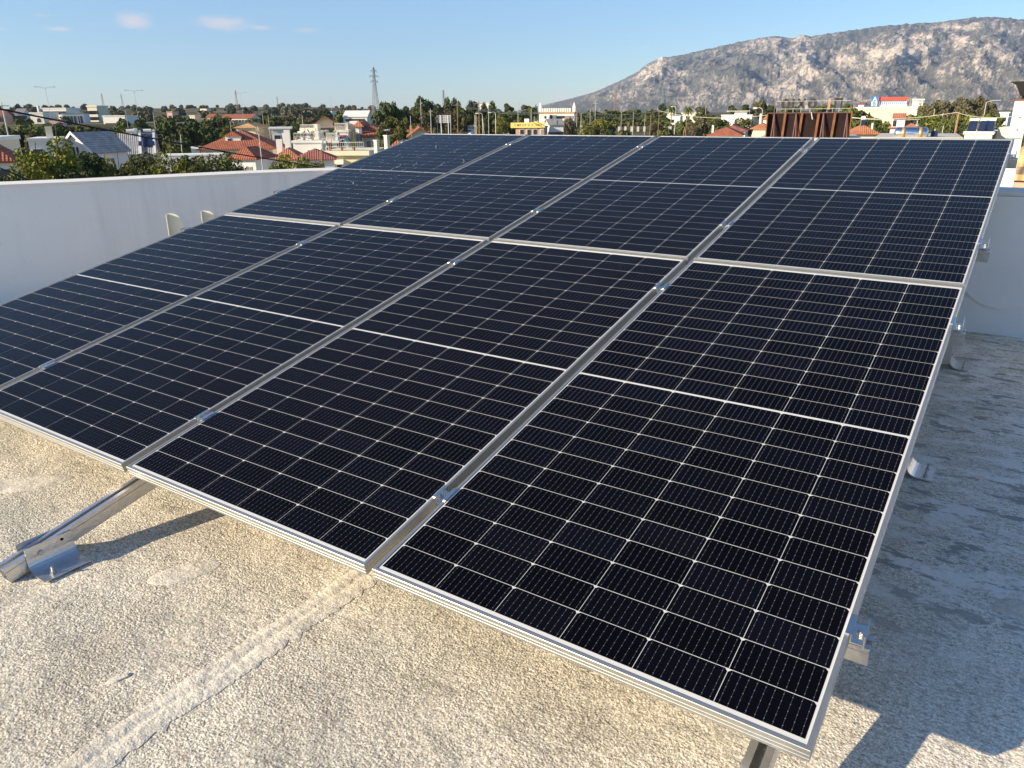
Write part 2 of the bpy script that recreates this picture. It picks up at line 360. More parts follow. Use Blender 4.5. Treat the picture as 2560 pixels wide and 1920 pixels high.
TH = .27; ZT = .885
b = MB(); b.M = Matrix.Translation(-wall.location)
b.loft([[p, p + n * TH, p + n * TH + Vector((0, 0, ZT)), p + Vector((0, 0, ZT))] for p, n in zip(path, nor)])
b.build('wall_body', 'wall_paint', wall)
b = MB(); b.M = Matrix.Translation(-wall.location)
b.loft([[p - n * .006 + Vector((0, 0, ZT)), p + n * (TH + .02) + Vector((0, 0, ZT)), p + n * (TH + .02) + Vector((0, 0, ZT + .028)), p - n * .006 + Vector((0, 0, ZT + .024))] for p, n in zip(path, nor)])
b.build('coping', 'coping_paint', wall)
# thicker round-bottomed plaster coat on the rear wall
b = MB(); b.M = Matrix.Translation(-wall.location)
arc = [(4.715 + .262 * math.cos(t), .442 + .262 * math.sin(t)) for t in [PI + PI * k / 32 for k in range(33)]]
pl = arc + [(4.977, ZT - .004), (4.453, ZT - .004)]
b.prism(pl, 'y', 4.484, 4.504); b.build('plaster_coat', 'plaster', wall)
# own building under the roof
b = MB(); ring = [(p + n * TH) for p, n in zip(path, nor)] + [Vector((9, -7, 0)), Vector((-3.9, -7, 0))]
b.loft([[v + Vector((0, 0, -.02)) for v in ring], [v + Vector((0, 0, -9.5)) for v in ring]], cap=False)
tag(b.build('building_shell', 'white_wall'), 'white rooftop building carrying the solar panels', 'building')

# mortar strip with a crack and trowel ridges, round-ended smear patch
def strip(cx0, pts_l, pts_r, y0, y1, n, name, ridges):
    pass
ys = np.linspace(.9, -1.3, 260)
b = MB(); rows = []
for i, y in enumerate(ys):
    lx = 3.172 + .012 * noise.noise(Vector((y * 9, 1, 0))) + .009 * noise.noise(Vector((y * 40, 1, 0)))
    rx = 3.285 + .022 * noise.noise(Vector((y * 3.1, 7, 0))) + .012 * noise.noise(Vector((y * 34, 7, 0))) + .012 * noise.noise(Vector((y * 90, 3, 0)))
    cx = 3.222 + .014 * noise.noise(Vector((y * 5, 3, 0)))
    row = []
    for k in range(15):
        t = k / 14; x = lx + (rx - lx) * t
        zz = .0026 * (1 - abs(2 * t - 1) ** 4) + .0012 * noise.noise(Vector((x * 30, y * 30, 0)))
        zz += .0020 * max(0, math.sin((y + .35 * x) * 2 * PI / .026)) * ss(abs(x - cx), .004, .02) * (.4 + .6 * abs(noise.noise(Vector((y * 6, 2, 2)))) * 2)
        zz -= .006 * math.exp(-((x - cx) / .0045) ** 2)
        if k in (0, 14): zz = .0003
        row.append((x, y, max(.0006, zz + .001)))
    rows.append(row)
b.loft(rows, close=False, cap=False)
structure(b.build('mortar_strip', 'mortar', smooth=True))
def smear(name, cx, cy, a, bb, rot, th=.003):
    b = MB(); rings = []
    for t in (1, .93, .6, 0.001):
        ring = []
        for k in range(40):
            an = 2 * PI * k / 40; rr = t * (1 + .14 * noise.noise(Vector((math.cos(an) * 1.6, math.sin(an) * 1.6, cx * 3))))
            x, y = a * rr * math.cos(an), bb * rr * math.sin(an)
            x, y = x * math.cos(rot) - y * math.sin(rot), x * math.sin(rot) + y * math.cos(rot)
            ring.append((cx + x, cy + y, (.0004 if t == 1 else th) + .0006 * noise.noise(Vector((x * 20, y * 20, 0)))))
        rings.append(ring)
    b.loft(rings, cap=False); structure(b.build(name, 'mortar', smooth=True))
smear('mortar_patch', 2.725, -.085, .115, .05, 1.1)
smear('mortar_patch', 1.74, .33, .12, .075, .4)
smear('mortar_patch', 1.62, -.05, .17, .07, .9)
smear('mortar_patch', 5.0, 1.15, .1, .06, .2)
smear('mortar_patch', 3.02, -.48, .03, .012, 1.2)

# ------------------------------------------------------------------ solar panels
W, G = 1.134, .02975; LP, GR = 2.273, .0195; TILT = R(12.4)
ARR = Matrix.Translation((0, 0, .24)) @ Matrix.Rotation(TILT, 4, 'X')
U = 4 * W + 3 * G; VT = 2 * LP + GR
# cells
def cellmat():
    m = bpy.data.materials.new('solar_cell'); nt, N, Lk, B = nodes(m)
    uv = N.new('ShaderNodeUVMap'); sp = N.new('ShaderNodeSeparateXYZ'); Lk.new(uv.outputs['UV'], sp.inputs[0])
    def mth(op, a, b=None):
        n = N.new('ShaderNodeMath'); n.operation = op
        for i, s in enumerate((a, b)):
            if s is None: continue
            if isinstance(s, (int, float)): n.inputs[i].default_value = s
            else: Lk.new(s, n.inputs[i])
        return n.outputs[0]
    fx = mth('ABSOLUTE', mth('SUBTRACT', mth('FRACT', mth('MULTIPLY', sp.outputs['X'], 10)), .5))
    line = mth('LESS_THAN', fx, .022)
    fy = mth('ABSOLUTE', mth('SUBTRACT', mth('FRACT', mth('MULTIPLY', sp.outputs['Y'], 5)), .5))
    dots = mth('MULTIPLY', mth('LESS_THAN', fx, .055), mth('LESS_THAN', fy, .055))
    fing = mth('LESS_THAN', mth('ABSOLUTE', mth('SUBTRACT', mth('FRACT', mth('MULTIPLY', sp.outputs['Y'], 58)), .5)), .02)
    at_ = N.new('ShaderNodeAttribute'); at_.attribute_name = 'tone'
    oi = N.new('ShaderNodeObjectInfo')
    rp = N.new('ShaderNodeValToRGB'); e = rp.color_ramp.elements; e[0].color = (.0018, .0018, .0035, 1); e[1].color = (.0030, .0034, .0072, 1)
    Lk.new(at_.outputs['Fac'], rp.inputs['Fac'])
    def mixc(f, a, c):
        x = N.new('ShaderNodeMixRGB'); Lk.new(f, x.inputs['Fac']); Lk.new(a, x.inputs[1]); x.inputs[2].default_value = (*c, 1); return x.outputs['Color']
    c = mixc(mth('MULTIPLY', line, .19), rp.outputs['Color'], (.30, .30, .33))
    c = mixc(mth('MULTIPLY', dots, .24), c, (.55, .55, .56))
    c = mixc(mth('MULTIPLY', fing, .05), c, (.1, .1, .12))
    # faint dust and dried water marks on the glass
    tcn = N.new('ShaderNodeTexCoord'); nz = N.new('ShaderNodeTexNoise'); nz.inputs['Scale'].default_value = 3.2; nz.inputs['Detail'].default_value = 7
    Lk.new(tcn.outputs['Object'], nz.inputs['Vector'])
    rd = N.new('ShaderNodeValToRGB'); rd.color_ramp.elements[0].position = .5; rd.color_ramp.elements[1].position = .85; rd.color_ramp.elements[1].color = (.003, .003, .003, 1)
    Lk.new(nz.outputs['Fac'], rd.inputs['Fac'])
    x = N.new('ShaderNodeMixRGB'); x.inputs[2].default_value = (.5, .5, .5, 1); Lk.new(rd.outputs['Color'], x.inputs['Fac']); Lk.new(c, x.inputs[1])
    Lk.new(x.outputs['Color'], B.inputs['Base Color'])
    B.inputs['Roughness'].default_value = .13; B.inputs['Specular IOR Level'].default_value = .05; B.inputs['IOR'].default_value = 1.45
    rr = N.new('ShaderNodeMapRange'); rr.inputs['To Min'].default_value = .08; rr.inputs['To Max'].default_value = .2; Lk.new(nz.outputs['Fac'], rr.inputs['Value']); Lk.new(rr.outputs[0], B.inputs['Roughness'])
    MATS['solar_cell'] = m
cellmat()
mat('backsheet', (.55, .55, .54), .2, 0, .02, 4, spec=.1)
CW, CH, CG = .1822, .0907, .0018
mu = (W - 6 * CW - 5 * CG) / 2
half = 12 * CH + 11 * CG; mid = .0105; mv = (LP - 2 * half - mid) / 2
def cells_mesh():
    vs, fs, uvs, tone = [], [], [], []
    for hlf in (0, 1):
        for j in range(12):
            for i in range(6):
                x0 = mu + i * (CW + CG); y0 = mv + hlf * (half + mid) + j * (CH + CG); ch = .0065
                P = [(0, 0), (CW, 0), (CW, CH - ch), (CW - ch, CH), (ch, CH), (0, CH - ch)]
                n = len(vs)
                for p in P: vs.append((x0 + p[0], y0 + p[1], -.0022)); uvs.append((p[0] / CW, p[1] / CH))
                fs.append(tuple(range(n, n + 6))); tone.append(random.random())
    me = bpy.data.meshes.new('solar_cells'); me.from_pydata(vs, [], fs); me.update()
    ul = me.uv_layers.new(name='UVMap')
    for lp in me.loops: ul.data[lp.index].uv = uvs[lp.vertex_index]
    a = me.attributes.new('tone', 'FLOAT', 'FACE')
    for i, t in enumerate(tone): a.data[i].value = t
    me.materials.append(MATS['solar_cell']); return me
def frame_mesh():
    prof = [(0, -.035), (0, -.027), (.0006, -.0262), (.0006, -.0243), (0, -.0235), (0, -.016), (.0006, -.0152), (.0006, -.0133), (0, -.0125), (0, -.0008), (.0008, 0),
            (.0092, 0), (.0098, -.0004), (.0098, -.0058), (.0016, -.0062), (.0016, -.033), (.026, -.033), (.026, -.035)]
    b = MB(); n = len(prof); rings = []
    for sx, sy in ((0, 0), (1, 0), (1, 1), (0, 1)):
        rings.append([((d if sx == 0 else W - d), (d if sy == 0 else LP - d), z) for d, z in prof])
    vs = [p for r in rings for p in r]; fs = []
    for k in range(4):
        for i in range(n):
            j = (i + 1) % n; k2 = (k + 1) % 4
            fs.append((k * n + i, k2 * n + i, k2 * n + j, k * n + j))
    b.add(vs, fs); return b
P_LABEL = {(0, 0): 'solar panel at the lower left, running out of the left edge of the photo',
 (1, 0): 'front row solar panel above the galvanised foot bracket, second from left',
 (2, 0): 'front row solar panel ending beside the mortar strip on the floor, third from left',
 (3, 0): 'front row solar panel at the near right corner, biggest in view',
 (0, 1): 'rear row solar panel with whitish dried water marks, far left corner',
 (1, 1): 'rear row solar panel directly right of the water marked one',
 (2, 1): 'rear row solar panel below the rusty hoarding, third from left',
 (3, 1): 'rear row solar panel at the far right corner beside the white post'}
proto = None
for r in (0, 1):
    for c in range(4):
        if proto is None:
            o = empty('solar_module'); fb = frame_mesh().build('frame', 'aluminium', o)
            b = MB(); b.box(.0099, W - .0099, .0099, LP - .0099, -.0056, -.0026); b.build('backsheet', 'backsheet', o)
            cm = bpy.data.objects.new('cell_grid', cells_mesh()); COL.objects.link(cm); cm.parent = o
            proto = o
        else: o = copy_tree(proto)
        o.matrix_world = ARR @ Matrix.Translation((c * (W + G), r * (LP + GR), 0))
        tag(o, P_LABEL[(c, r)], 'solar panel', 'solar panels mounted on the roof')
# small white data sticker on lower left glass edge of each front panel and dried water marks are part of the glass
mat('water_mark', (.19, .20, .24), .5, 0, .1, 20)
first = [o for o in bpy.data.objects if o.name.startswith('solar_module') and o.get('label') == P_LABEL[(0, 1)]][0]
b = MB()
random.seed(3)
for k in range(26):
    cx, cy = .12 + .95 * random.random(), .75 + 1.1 * random.random(); L_ = .05 + .1 * random.random(); a0 = random.random() * 6
    pts = []
    for i in range(7):
        a0 += (random.random() - .5) * 1.2; cx += math.cos(a0) * L_ / 6; cy += math.sin(a0) * L_ / 6; pts.append((min(W - .03, max(.03, cx)), min(LP - .03, max(.03, cy))))
    wd = .0016 + .0022 * random.random()
    b.loft([[(x - wd, y, -.0019), (x + wd, y + wd, -.0019)] for x, y in pts], close=False, cap=False)
b.build('water_marks', 'water_mark', first)['kind'] = 'stuff'

# ------------------------------------------------------------------ mounting frame
mf = empty('mounting_frame', (0, 0, 0)); tag(mf, 'galvanised steel mounting frame of rails, beams, legs and feet under the panels', 'mounting frame')
def railprof(wd, h, slot, t):
    w2 = wd / 2; s2 = slot / 2
    return [(-w2, -h), (w2, -h), (w2, -h * .30), (w2 - .003, -h * .27), (w2, -h * .24), (w2, 0), (s2, 0), (s2, -t * 2.2), (w2 - t, -t * 2.2), (w2 - t, -h + t), (-w2 + t, -h + t), (-w2 + t, -t * 2.2), (-s2, -t * 2.2), (-s2, 0), (-w2, 0), (-w2, -h * .24), (-w2 + .003, -h * .27), (-w2, -h * .30)]
RV = (.345, 1.95, 2.79, 4.27)
for v in RV:
    b = MB(); b.M = ARR
    b.loft([[(x, v + p[0], -.0355 + p[1]) for p in railprof(.042, .052, .013, .0028)] for x in (-.042, U + .043)])
    b.build('rail', 'galvanised', mf)
BU = (.055, 2.292, 4.528)
for u in BU:
    b = MB(); b.M = ARR
    b.loft([[(u + p[0], y, -.0885 + p[1]) for p in railprof(.05, .056, .018, .003)] for y in (-.462, 4.45)])
    b.build('beam', 'galvanised', mf)
def foot(u, y, hgt, ln=.15, bolts=(-.035,), slope=0.0):
    for s in (-1, 1):
        b = MB(); x0 = u + s * .0265; pts = [(x0, hgt), (x0, .055)]
        for k in range(7):
            a = PI / 2 * k / 6; pts.append((x0 + s * (.046 - .046 * math.cos(a)), .053 - .046 * math.sin(a)))
        pts.append((u + s * .124, .006)); t = .0035; out = []
        for i, p in enumerate(pts):
            q = pts[min(i + 1, len(pts) - 1)]; o_ = pts[max(i - 1, 0)]; d = Vector((q[0] - o_[0], q[1] - o_[1])).normalized(); out.append((p[0] - s * d.y * t, p[1] + s * d.x * t))
        sh = lambda q, yy: q + (slope * (yy - y) if q > .09 * (hgt / .12) - .02 and q >= hgt - .001 else 0)
        b.loft([[(p[0], yy, sh(p[1], yy)) for p in pts] + [(p[0], yy, sh(p[1], yy)) for p in out[::-1]] for yy in (y - ln / 2, y + ln / 2)])
        f = b.build('foot_bracket', 'galvanised', mf)
        for yy in bolts:
            n = MB(); n.tube([(u + s * .098, y + yy, .005), (u + s * .098, y + yy, .012)], .011, 6); n.tube([(u + s * .098, y + yy, .012), (u + s * .098, y + yy, .020)], .0075, 6)
            n.tube([(u + s * .098, y + yy, .020), (u + s * .098, y + yy, .036)], .004, 8)
            n.build('anchor_bolt', 'bolt_steel', f)
        n = MB(); n.tube([(u + s * .030, y - .03, hgt * .66), (u + s * .036, y - .03, hgt * .66)], .009, 6); n.build('side_bolt', 'bolt_steel', f)
        n = MB(); n.tube([(u + s * .0298, y + .04, hgt * .82), (u + s * .0305, y + .04, hgt * .82)], .0055, 12); n.build('bolt_hole', 'black_metal', f)
for u in BU:
    foot(u, -.29, .092)
    for y in (1.99, 3.62):
        ztop = .24 + y * math.tan(TILT) - .145
        b = MB()
        b.loft([[(u + p[0], y - .02 + p[1] + .02, z) for p in [(-.024, -.024), (.024, -.024), (.024, .024), (.020, .024), (.020, -.020), (-.020, -.020), (-.020, .024), (-.024, .024)]] for z in (.012, ztop)])
        b.build('leg', 'galvanised', mf)
        foot(u, y, .12, bolts=(-.04, .03))
def hexbolt(p, s=.007):
    b = MB(); b.M = ARR; b.tube([(p[0], p[1], p[2]), (p[0], p[1], p[2] + .008)], s, 6); b.tube([(p[0], p[1], p[2] + .008), (p[0], p[1], p[2] + .010)], s * .55, 8); return b
for v in RV:
    for c in range(3):
        u0 = (c + 1) * W + c * G; u1 = u0 + G; b = MB(); b.M = ARR; y0, y1 = v - .03, v + .03; t = .003
        b.loft([[(x, y, z) for x, z in [(u0 - .009, .0003), (u0 - .009, .0033), (u0 + .0035, .0033), (u0 + .0035, -.019), (u1 - .0035, -.019), (u1 - .0035, .0033), (u1 + .009, .0033), (u1 + .009, .0003), (u1 - .0005, .0003), (u1 - .0005, -.022), (u0 + .0005, -.022), (u0 + .0005, .0003)]] for y in (y0, y1)])
        k = b.build('mid_clamp', 'bright_zinc', mf)
        hexbolt(((u0 + u1) / 2, v, -.019)).build('clamp_bolt', 'bolt_steel', k)
    for u0, s in ((0, -1), (U, 1)):
        b = MB(); b.M = ARR
        pr = [(-.009, .0003), (-.009, .0033), (.0045, .0033), (.0045, -.020), (.029, -.020), (.029, .008), (.0325, .008), (.0325, -.034), (.029, -.034), (.029, -.0235), (.0008, -.0235), (.0008, .0003)]
        b.loft([[(u0 + s * x, y, z) for x, z in pr] for y in (v - .03, v + .03)])
        k = b.build('end_clamp', 'bright_zinc', mf)
        hexbolt((u0 + s * .017, v, -.020)).build('clamp_bolt', 'bolt_steel', k)

# two white channel posts standing behind the left edge of the panels
for (px, py, D, lab) in ((436, 533, 6.05, 'white steel channel post nearer the left, showing more above the panel edge'), (522, 526, 6.1, 'white steel channel post barely rising above the panel edge beside the curved wall')):
    p = at(px, py, D); o = empty('channel_post', (p.x, p.y, 0), (0, 0, R(40)))
    b = MB(); h = p.z; w2 = .042
    pl_ = [(-w2, 0), (w2, 0), (w2, h - .075)] + [(w2 - .05 + .05 * math.cos(t), h - .075 + .072 * math.sin(t)) for t in [PI / 2 * k / 8 for k in range(1, 9)]] + [(-w2, h)]
    b.prism(pl_, 'y', -.004, .004); b.build('plate', 'pale_cream', o)
    b = MB(); b.box(-w2 - .005, -w2 - .0002, -.05, .004, 0, h - .004); fg = b.build('flange', 'pale_cream', o)
    for zz in (h - .04, h - .1, h - .16):
        b = MB(); b.tube([(-w2 - .0058, -.025, zz), (-w2 - .0052, -.025, zz)], .007, 8); b.build('bolt_hole', 'black_metal', fg)
    b = MB(); b.box(-.06, .06, -.06, .06, 0, .006); b.build('base_plate', 'white_paint', o)
    tag(o, lab, 'post')

# white post with black floodlight behind the rear wall
p = at(2556, 252, 6.6); o = empty('lamp_post', (p.x, p.y, -.6), (0, 0, R(5)))
tag(o, 'white square post with a black floodlight on top, at the right edge behind the wall', 'lamp post')
b = MB(); b.box(-.042, .042, -.042, .042, 0, p.z + .6); b.build('post', 'white_paint', o)
b = MB(); b.box(-.047, .047, -.047, .047, p.z + .6, p.z + .612); b.build('cap', 'rust_bar', o)
zb = p.z + .612
b = MB()
b.prism([(-.018, zb + .022), (.03, zb + .014), (.05, zb + .112), (-.088, zb + .112), (-.052, zb + .09)], 'y', -.05, .05)
fl_ = b.build('floodlight', 'black_metal', o)
b = MB(); b.box(-.008, .008, -.02, .02, zb, zb + .03); b.build('bracket', 'black_metal', o)
b = MB()
for zz in (zb - .12, zb - .2): b.tube([(-.043, -.01, zz), (-.046, -.01, zz)], .007, 8); b.tube([(.0, -.043, zz), (.0, -.046, zz)], .007, 8)
b.build('screw', 'bolt_steel', o)
b = MB(); b.box(-.0455, .0455, -.0455, .0455, zb - .262, zb - .254); b.build('band', 'bolt_steel', o)

# ------------------------------------------------------------------ land, mountain
def landmat():
    m = bpy.data.materials.new('dry_land'); nt, N, Lk, B = nodes(m); B.inputs['Roughness'].default_value = 1; B.inputs['Specular IOR Level'].default_value = .05
    tc = N.new('ShaderNodeTexCoord')
    def nz(s, d=6):
        n = N.new('ShaderNodeTexNoise'); n.inputs['Scale'].default_value = s; n.inputs['Detail'].default_value = d; Lk.new(tc.outputs['Object'], n.inputs['Vector']); return n.outputs['Fac']
    rp = N.new('ShaderNodeValToRGB'); e = rp.color_ramp.elements; e[0].position = .38; e[1].position = .66; e[0].color = (.050, .056, .026, 1); e[1].color = (.23, .19, .12, 1)
    k = rp.color_ramp.elements.new(.5); k.color = (.10, .095, .05, 1)
    Lk.new(nz(.02, 10), rp.inputs['Fac'])
    Lk.new(rp.outputs['Color'], B.inputs['Base Color']); MATS['dry_land'] = m
landmat()
vs, fs = [], []
azs = np.arange(-100, 62, 2.0); ds = [10, 25, 45, 70, 100, 140, 190, 250, 320, 400, 500, 620, 760, 920, 1100, 1300, 1500, 1750, 2100, 2700, 3600]
for a in azs:
    for d in ds:
        x, y = CAM.x + d * math.sin(R(a)), CAM.y + d * math.cos(R(a)); vs.append((x, y, terr(x, y) - (10 if d > 2000 else 0)))
n = len(ds)
for i in range(len(azs) - 1):
    for j in range(n - 1): fs.append((i * n + j, (i + 1) * n + j, (i + 1) * n + j + 1, i * n + j + 1))
b = MB(); b.add(vs, fs); structure(b.build('land', 'dry_land', smooth=True))

sk = [(1260, 283), (1360, 262), (1420, 248), (1485, 230.5), (1539, 207), (1593, 180), (1615, 162), (1650, 144), (1656, 140.5), (1672, 143), (1723, 133), (1789, 117.6), (1865, 101), (1935, 89.5), (1984, 96), (2003, 86), (2027, 90.5), (2109, 78.6), (2206, 64.5), (2282, 59), (2364, 53.6), (2423, 44.4), (2489, 41.7), (2532, 46), (2570, 51), (2800, 60), (3100, 80), (3600, 160)]
ska, ske = [], []
for px, py in sk:
    d = ray(px, py); ska.append(math.degrees(math.atan2(d.x, d.y))); ske.append(d.z / math.hypot(d.x, d.y))
def mtnmat():
    m = bpy.data.materials.new('mountain_rock'); nt, N, Lk, B = nodes(m); B.inputs['Roughness'].default_value = 1; B.inputs['Specular IOR Level'].default_value = .05
    bed = N.new('ShaderNodeAttribute'); bed.attribute_name = 'bedding'
    def nz(s, d=8, sc=(1, 1, 1), ro=.65):
        mp = N.new('ShaderNodeMapping'); mp.inputs['Scale'].default_value = sc; Lk.new(bed.outputs['Vector'], mp.inputs['Vector'])
        n = N.new('ShaderNodeTexNoise'); n.inputs['Scale'].default_value = s; n.inputs['Detail'].default_value = d; n.inputs['Roughness'].default_value = ro; Lk.new(mp.outputs['Vector'], n.inputs['Vector']); return n.outputs['Fac']
    at_ = N.new('ShaderNodeAttribute'); at_.attribute_name = 'rock'
    big = nz(.004, 6, (1, 1, 1), .6); fine = nz(.014, 9, (1.15, .9, 1), .8); speck = nz(.05, 6, (1.2, .85, 1), .8)
    def ma(a, k, c=None):
        n = N.new('ShaderNodeMath'); n.operation = 'MULTIPLY_ADD'; Lk.new(a, n.inputs[0]); n.inputs[1].default_value = k
        if c is None: n.inputs[2].default_value = 0
        else: Lk.new(c, n.inputs[2])
        return n.outputs[0]
    v = ma(speck, 1.0, ma(fine, 1.25, ma(big, .55, at_.outputs['Fac'])))
    def cr_(p, cols):
        rp = N.new('ShaderNodeValToRGB'); e = rp.color_ramp.elements; e[0].position = p[0]; e[1].position = p[-1]; e[0].color = (*cols[0], 1); e[1].color = (*cols[-1], 1)
        for q, c in zip(p[1:-1], cols[1:-1]): e.new(q).color = (*c, 1)
        return rp
    dv = ma(v, .45); rp = cr_((.60, .66, .70, .75), ((.165, .16, .135), (.24, .22, .185), (.50, .425, .34), (.78, .645, .50)))
    Lk.new(dv, rp.inputs['Fac']); Lk.new(rp.outputs['Color'], B.inputs['Base Color'])
    bp = N.new('ShaderNodeBump'); bp.inputs['Strength'].default_value = 1; bp.inputs['Distance'].default_value = 16; Lk.new(ma(speck, .4, fine), bp.inputs['Height']); Lk.new(bp.outputs['Normal'], B.inputs['Normal'])
    MATS['mountain_rock'] = m
mtnmat()
D0, D1 = 3400., 7200.
az_ = np.arange(-36.0, 26, .14); tt = np.concatenate([np.linspace(0, 1, 84), [1.06, 1.2]])
# crags of bare rock: (across, up the slope, half widths, slant, strength)
CRAGS = [(1625, 175, 50, 16, -.45, 1), (1696, 180, 34, 18, -.2, .9), (1690, 215, 50, 12, 0, .6), (1800, 204, 34, 10, 0, .7), (1951, 139, 26, 30, .5, 1), (2011, 140, 40, 30, .1, 1), (2112, 150, 34, 24, 0, 1.25), (2200, 135, 62, 20, -.2, 1.15), (2290, 122, 70, 16, -.15, 1), (1975, 200, 110, 20, -.35, .8), (2174, 204, 60, 22, .1, .95), (2030, 240, 130, 18, 0, .7), (2410, 112, 38, 26, .5, 1), (2521, 72, 36, 12, .2, 1), (2391, 68, 44, 8, 0, .9), (2380, 172, 40, 10, 0, .7), (1886, 110, 44, 12, 0, .75), (2505, 130, 40, 26, .6, .8), (2003, 90, 16, 10, 0, 1), (1656, 143, 18, 10, 0, 1), (2280, 262, 22, 26, 0, .9), (2300, 90, 60, 9, -.1, .6)]
vs, fs, rock, bedd = [], [], [], []
for a in az_:
    e = np.interp(a, ska, ske); Hs = max(0, e * D1 + CAM.z + 4)
    for t in tt:
        D = D0 + (D1 - D0) * t; x, y = CAM.x + D * math.sin(R(a)), CAM.y + D * math.cos(R(a))
        if t <= 1:
            # spurs: gullies run down slope so sample mostly by azimuth with some bend
            bend = .35 * math.sin(t * 3.3)
            sp_ = noise.ridged_multi_fractal(Vector(((a + bend * 9) * .22, t * 2.2, .3)), .9, 2.1, 5, 1.0, 2.0)
            rg = noise.ridged_multi_fractal(Vector((x / 520, y / 520, 1.7)), .8, 2.2, 6, 1.0, 2.0)
            env = math.sin(PI * min(1, t)) ** .7
            r3 = noise.ridged_multi_fractal(Vector((x / 170, y / 170, 4.2)), .9, 2.2, 4, 1.0, 2.0)
            z = Hs * (t ** 1.15) + 9 * (r3 - 1) * env * ss(Hs, 60, 260) + Hs * env * ((.115 * (sp_ - 1.0)) + .05 * (rg - 1.0)) + 10 * (noise.noise(Vector((x / 90, y / 90, 0)))) * ss(Hs, 20, 200) * env
            z = min(z, Hs * (t + .02 * (1 - t)) * 1.0 + (0 if t > .999 else 0)) if t > .9 else z
            z += (Hs * .017) * noise.fractal(Vector((a * 3.1, 3.0 + t * 9, 0)), .8, 2, 5) * t
        else: z = Hs * (1 - (t - 1) * 2)
        vs.append((x, y, z - 4)); bedd += [R(a) * 6200, z * 1.15, t * 300.]; pv_ = RW.transposed() @ (Vector((x, y, z)) - CAM); qx, qy = 1280 + F * pv_.x / pv_.y, 960 - F * pv_.z / pv_.y
        rk = 0
        for gx, gy, ra, rb_, sl_, am in CRAGS:
            dx_, dy_ = qx - gx, qy - gy - sl_ * (qx - gx); rk = max(rk, am * math.exp(-(dx_ / ra) ** 2 - (dy_ / rb_) ** 2))
        rock.append(.05 * (sp_ - 1.0) + .05 * (rg - 1) + .25 * rk - .02 - .08 * ss(t, .95, 1.0))
n = len(tt)
for i in range(len(az_) - 1):
    for j in range(n - 1): fs.append((i * n + j, (i + 1) * n + j, (i + 1) * n + j + 1, i * n + j + 1))
me = bpy.data.meshes.new('mountain'); me.from_pydata(vs, [], fs); me.update()
at_ = me.attributes.new('rock', 'FLOAT', 'POINT'); at_.data.foreach_set('value', rock); ab = me.attributes.new('bedding', 'FLOAT_VECTOR', 'POINT'); ab.data.foreach_set('vector', bedd)
me.materials.append(MATS['mountain_rock'])
o = bpy.data.objects.new('mountain', me); COL.objects.link(o); structure(o)

# air
b = MB(); b.box(-9500, 9500, -600, 9500, -40, 1150)
hzm = bpy.data.materials.new('haze_air'); hzm.use_nodes = True; hn = hzm.node_tree; hn.nodes.clear()
pv = hn.nodes.new('ShaderNodeVolumePrincipled'); pv.inputs['Density'].default_value = .00005; pv.inputs['Color'].default_value = (.45, .64, 1, 1); pv.inputs['Anisotropy'].default_value = .09
ho = hn.nodes.new('ShaderNodeOutputMaterial'); hn.links.new(pv.outputs[0], ho.inputs['Volume'])
hb = b.build('haze', hzm); hb['kind'] = 'stuff'

exec_town = True
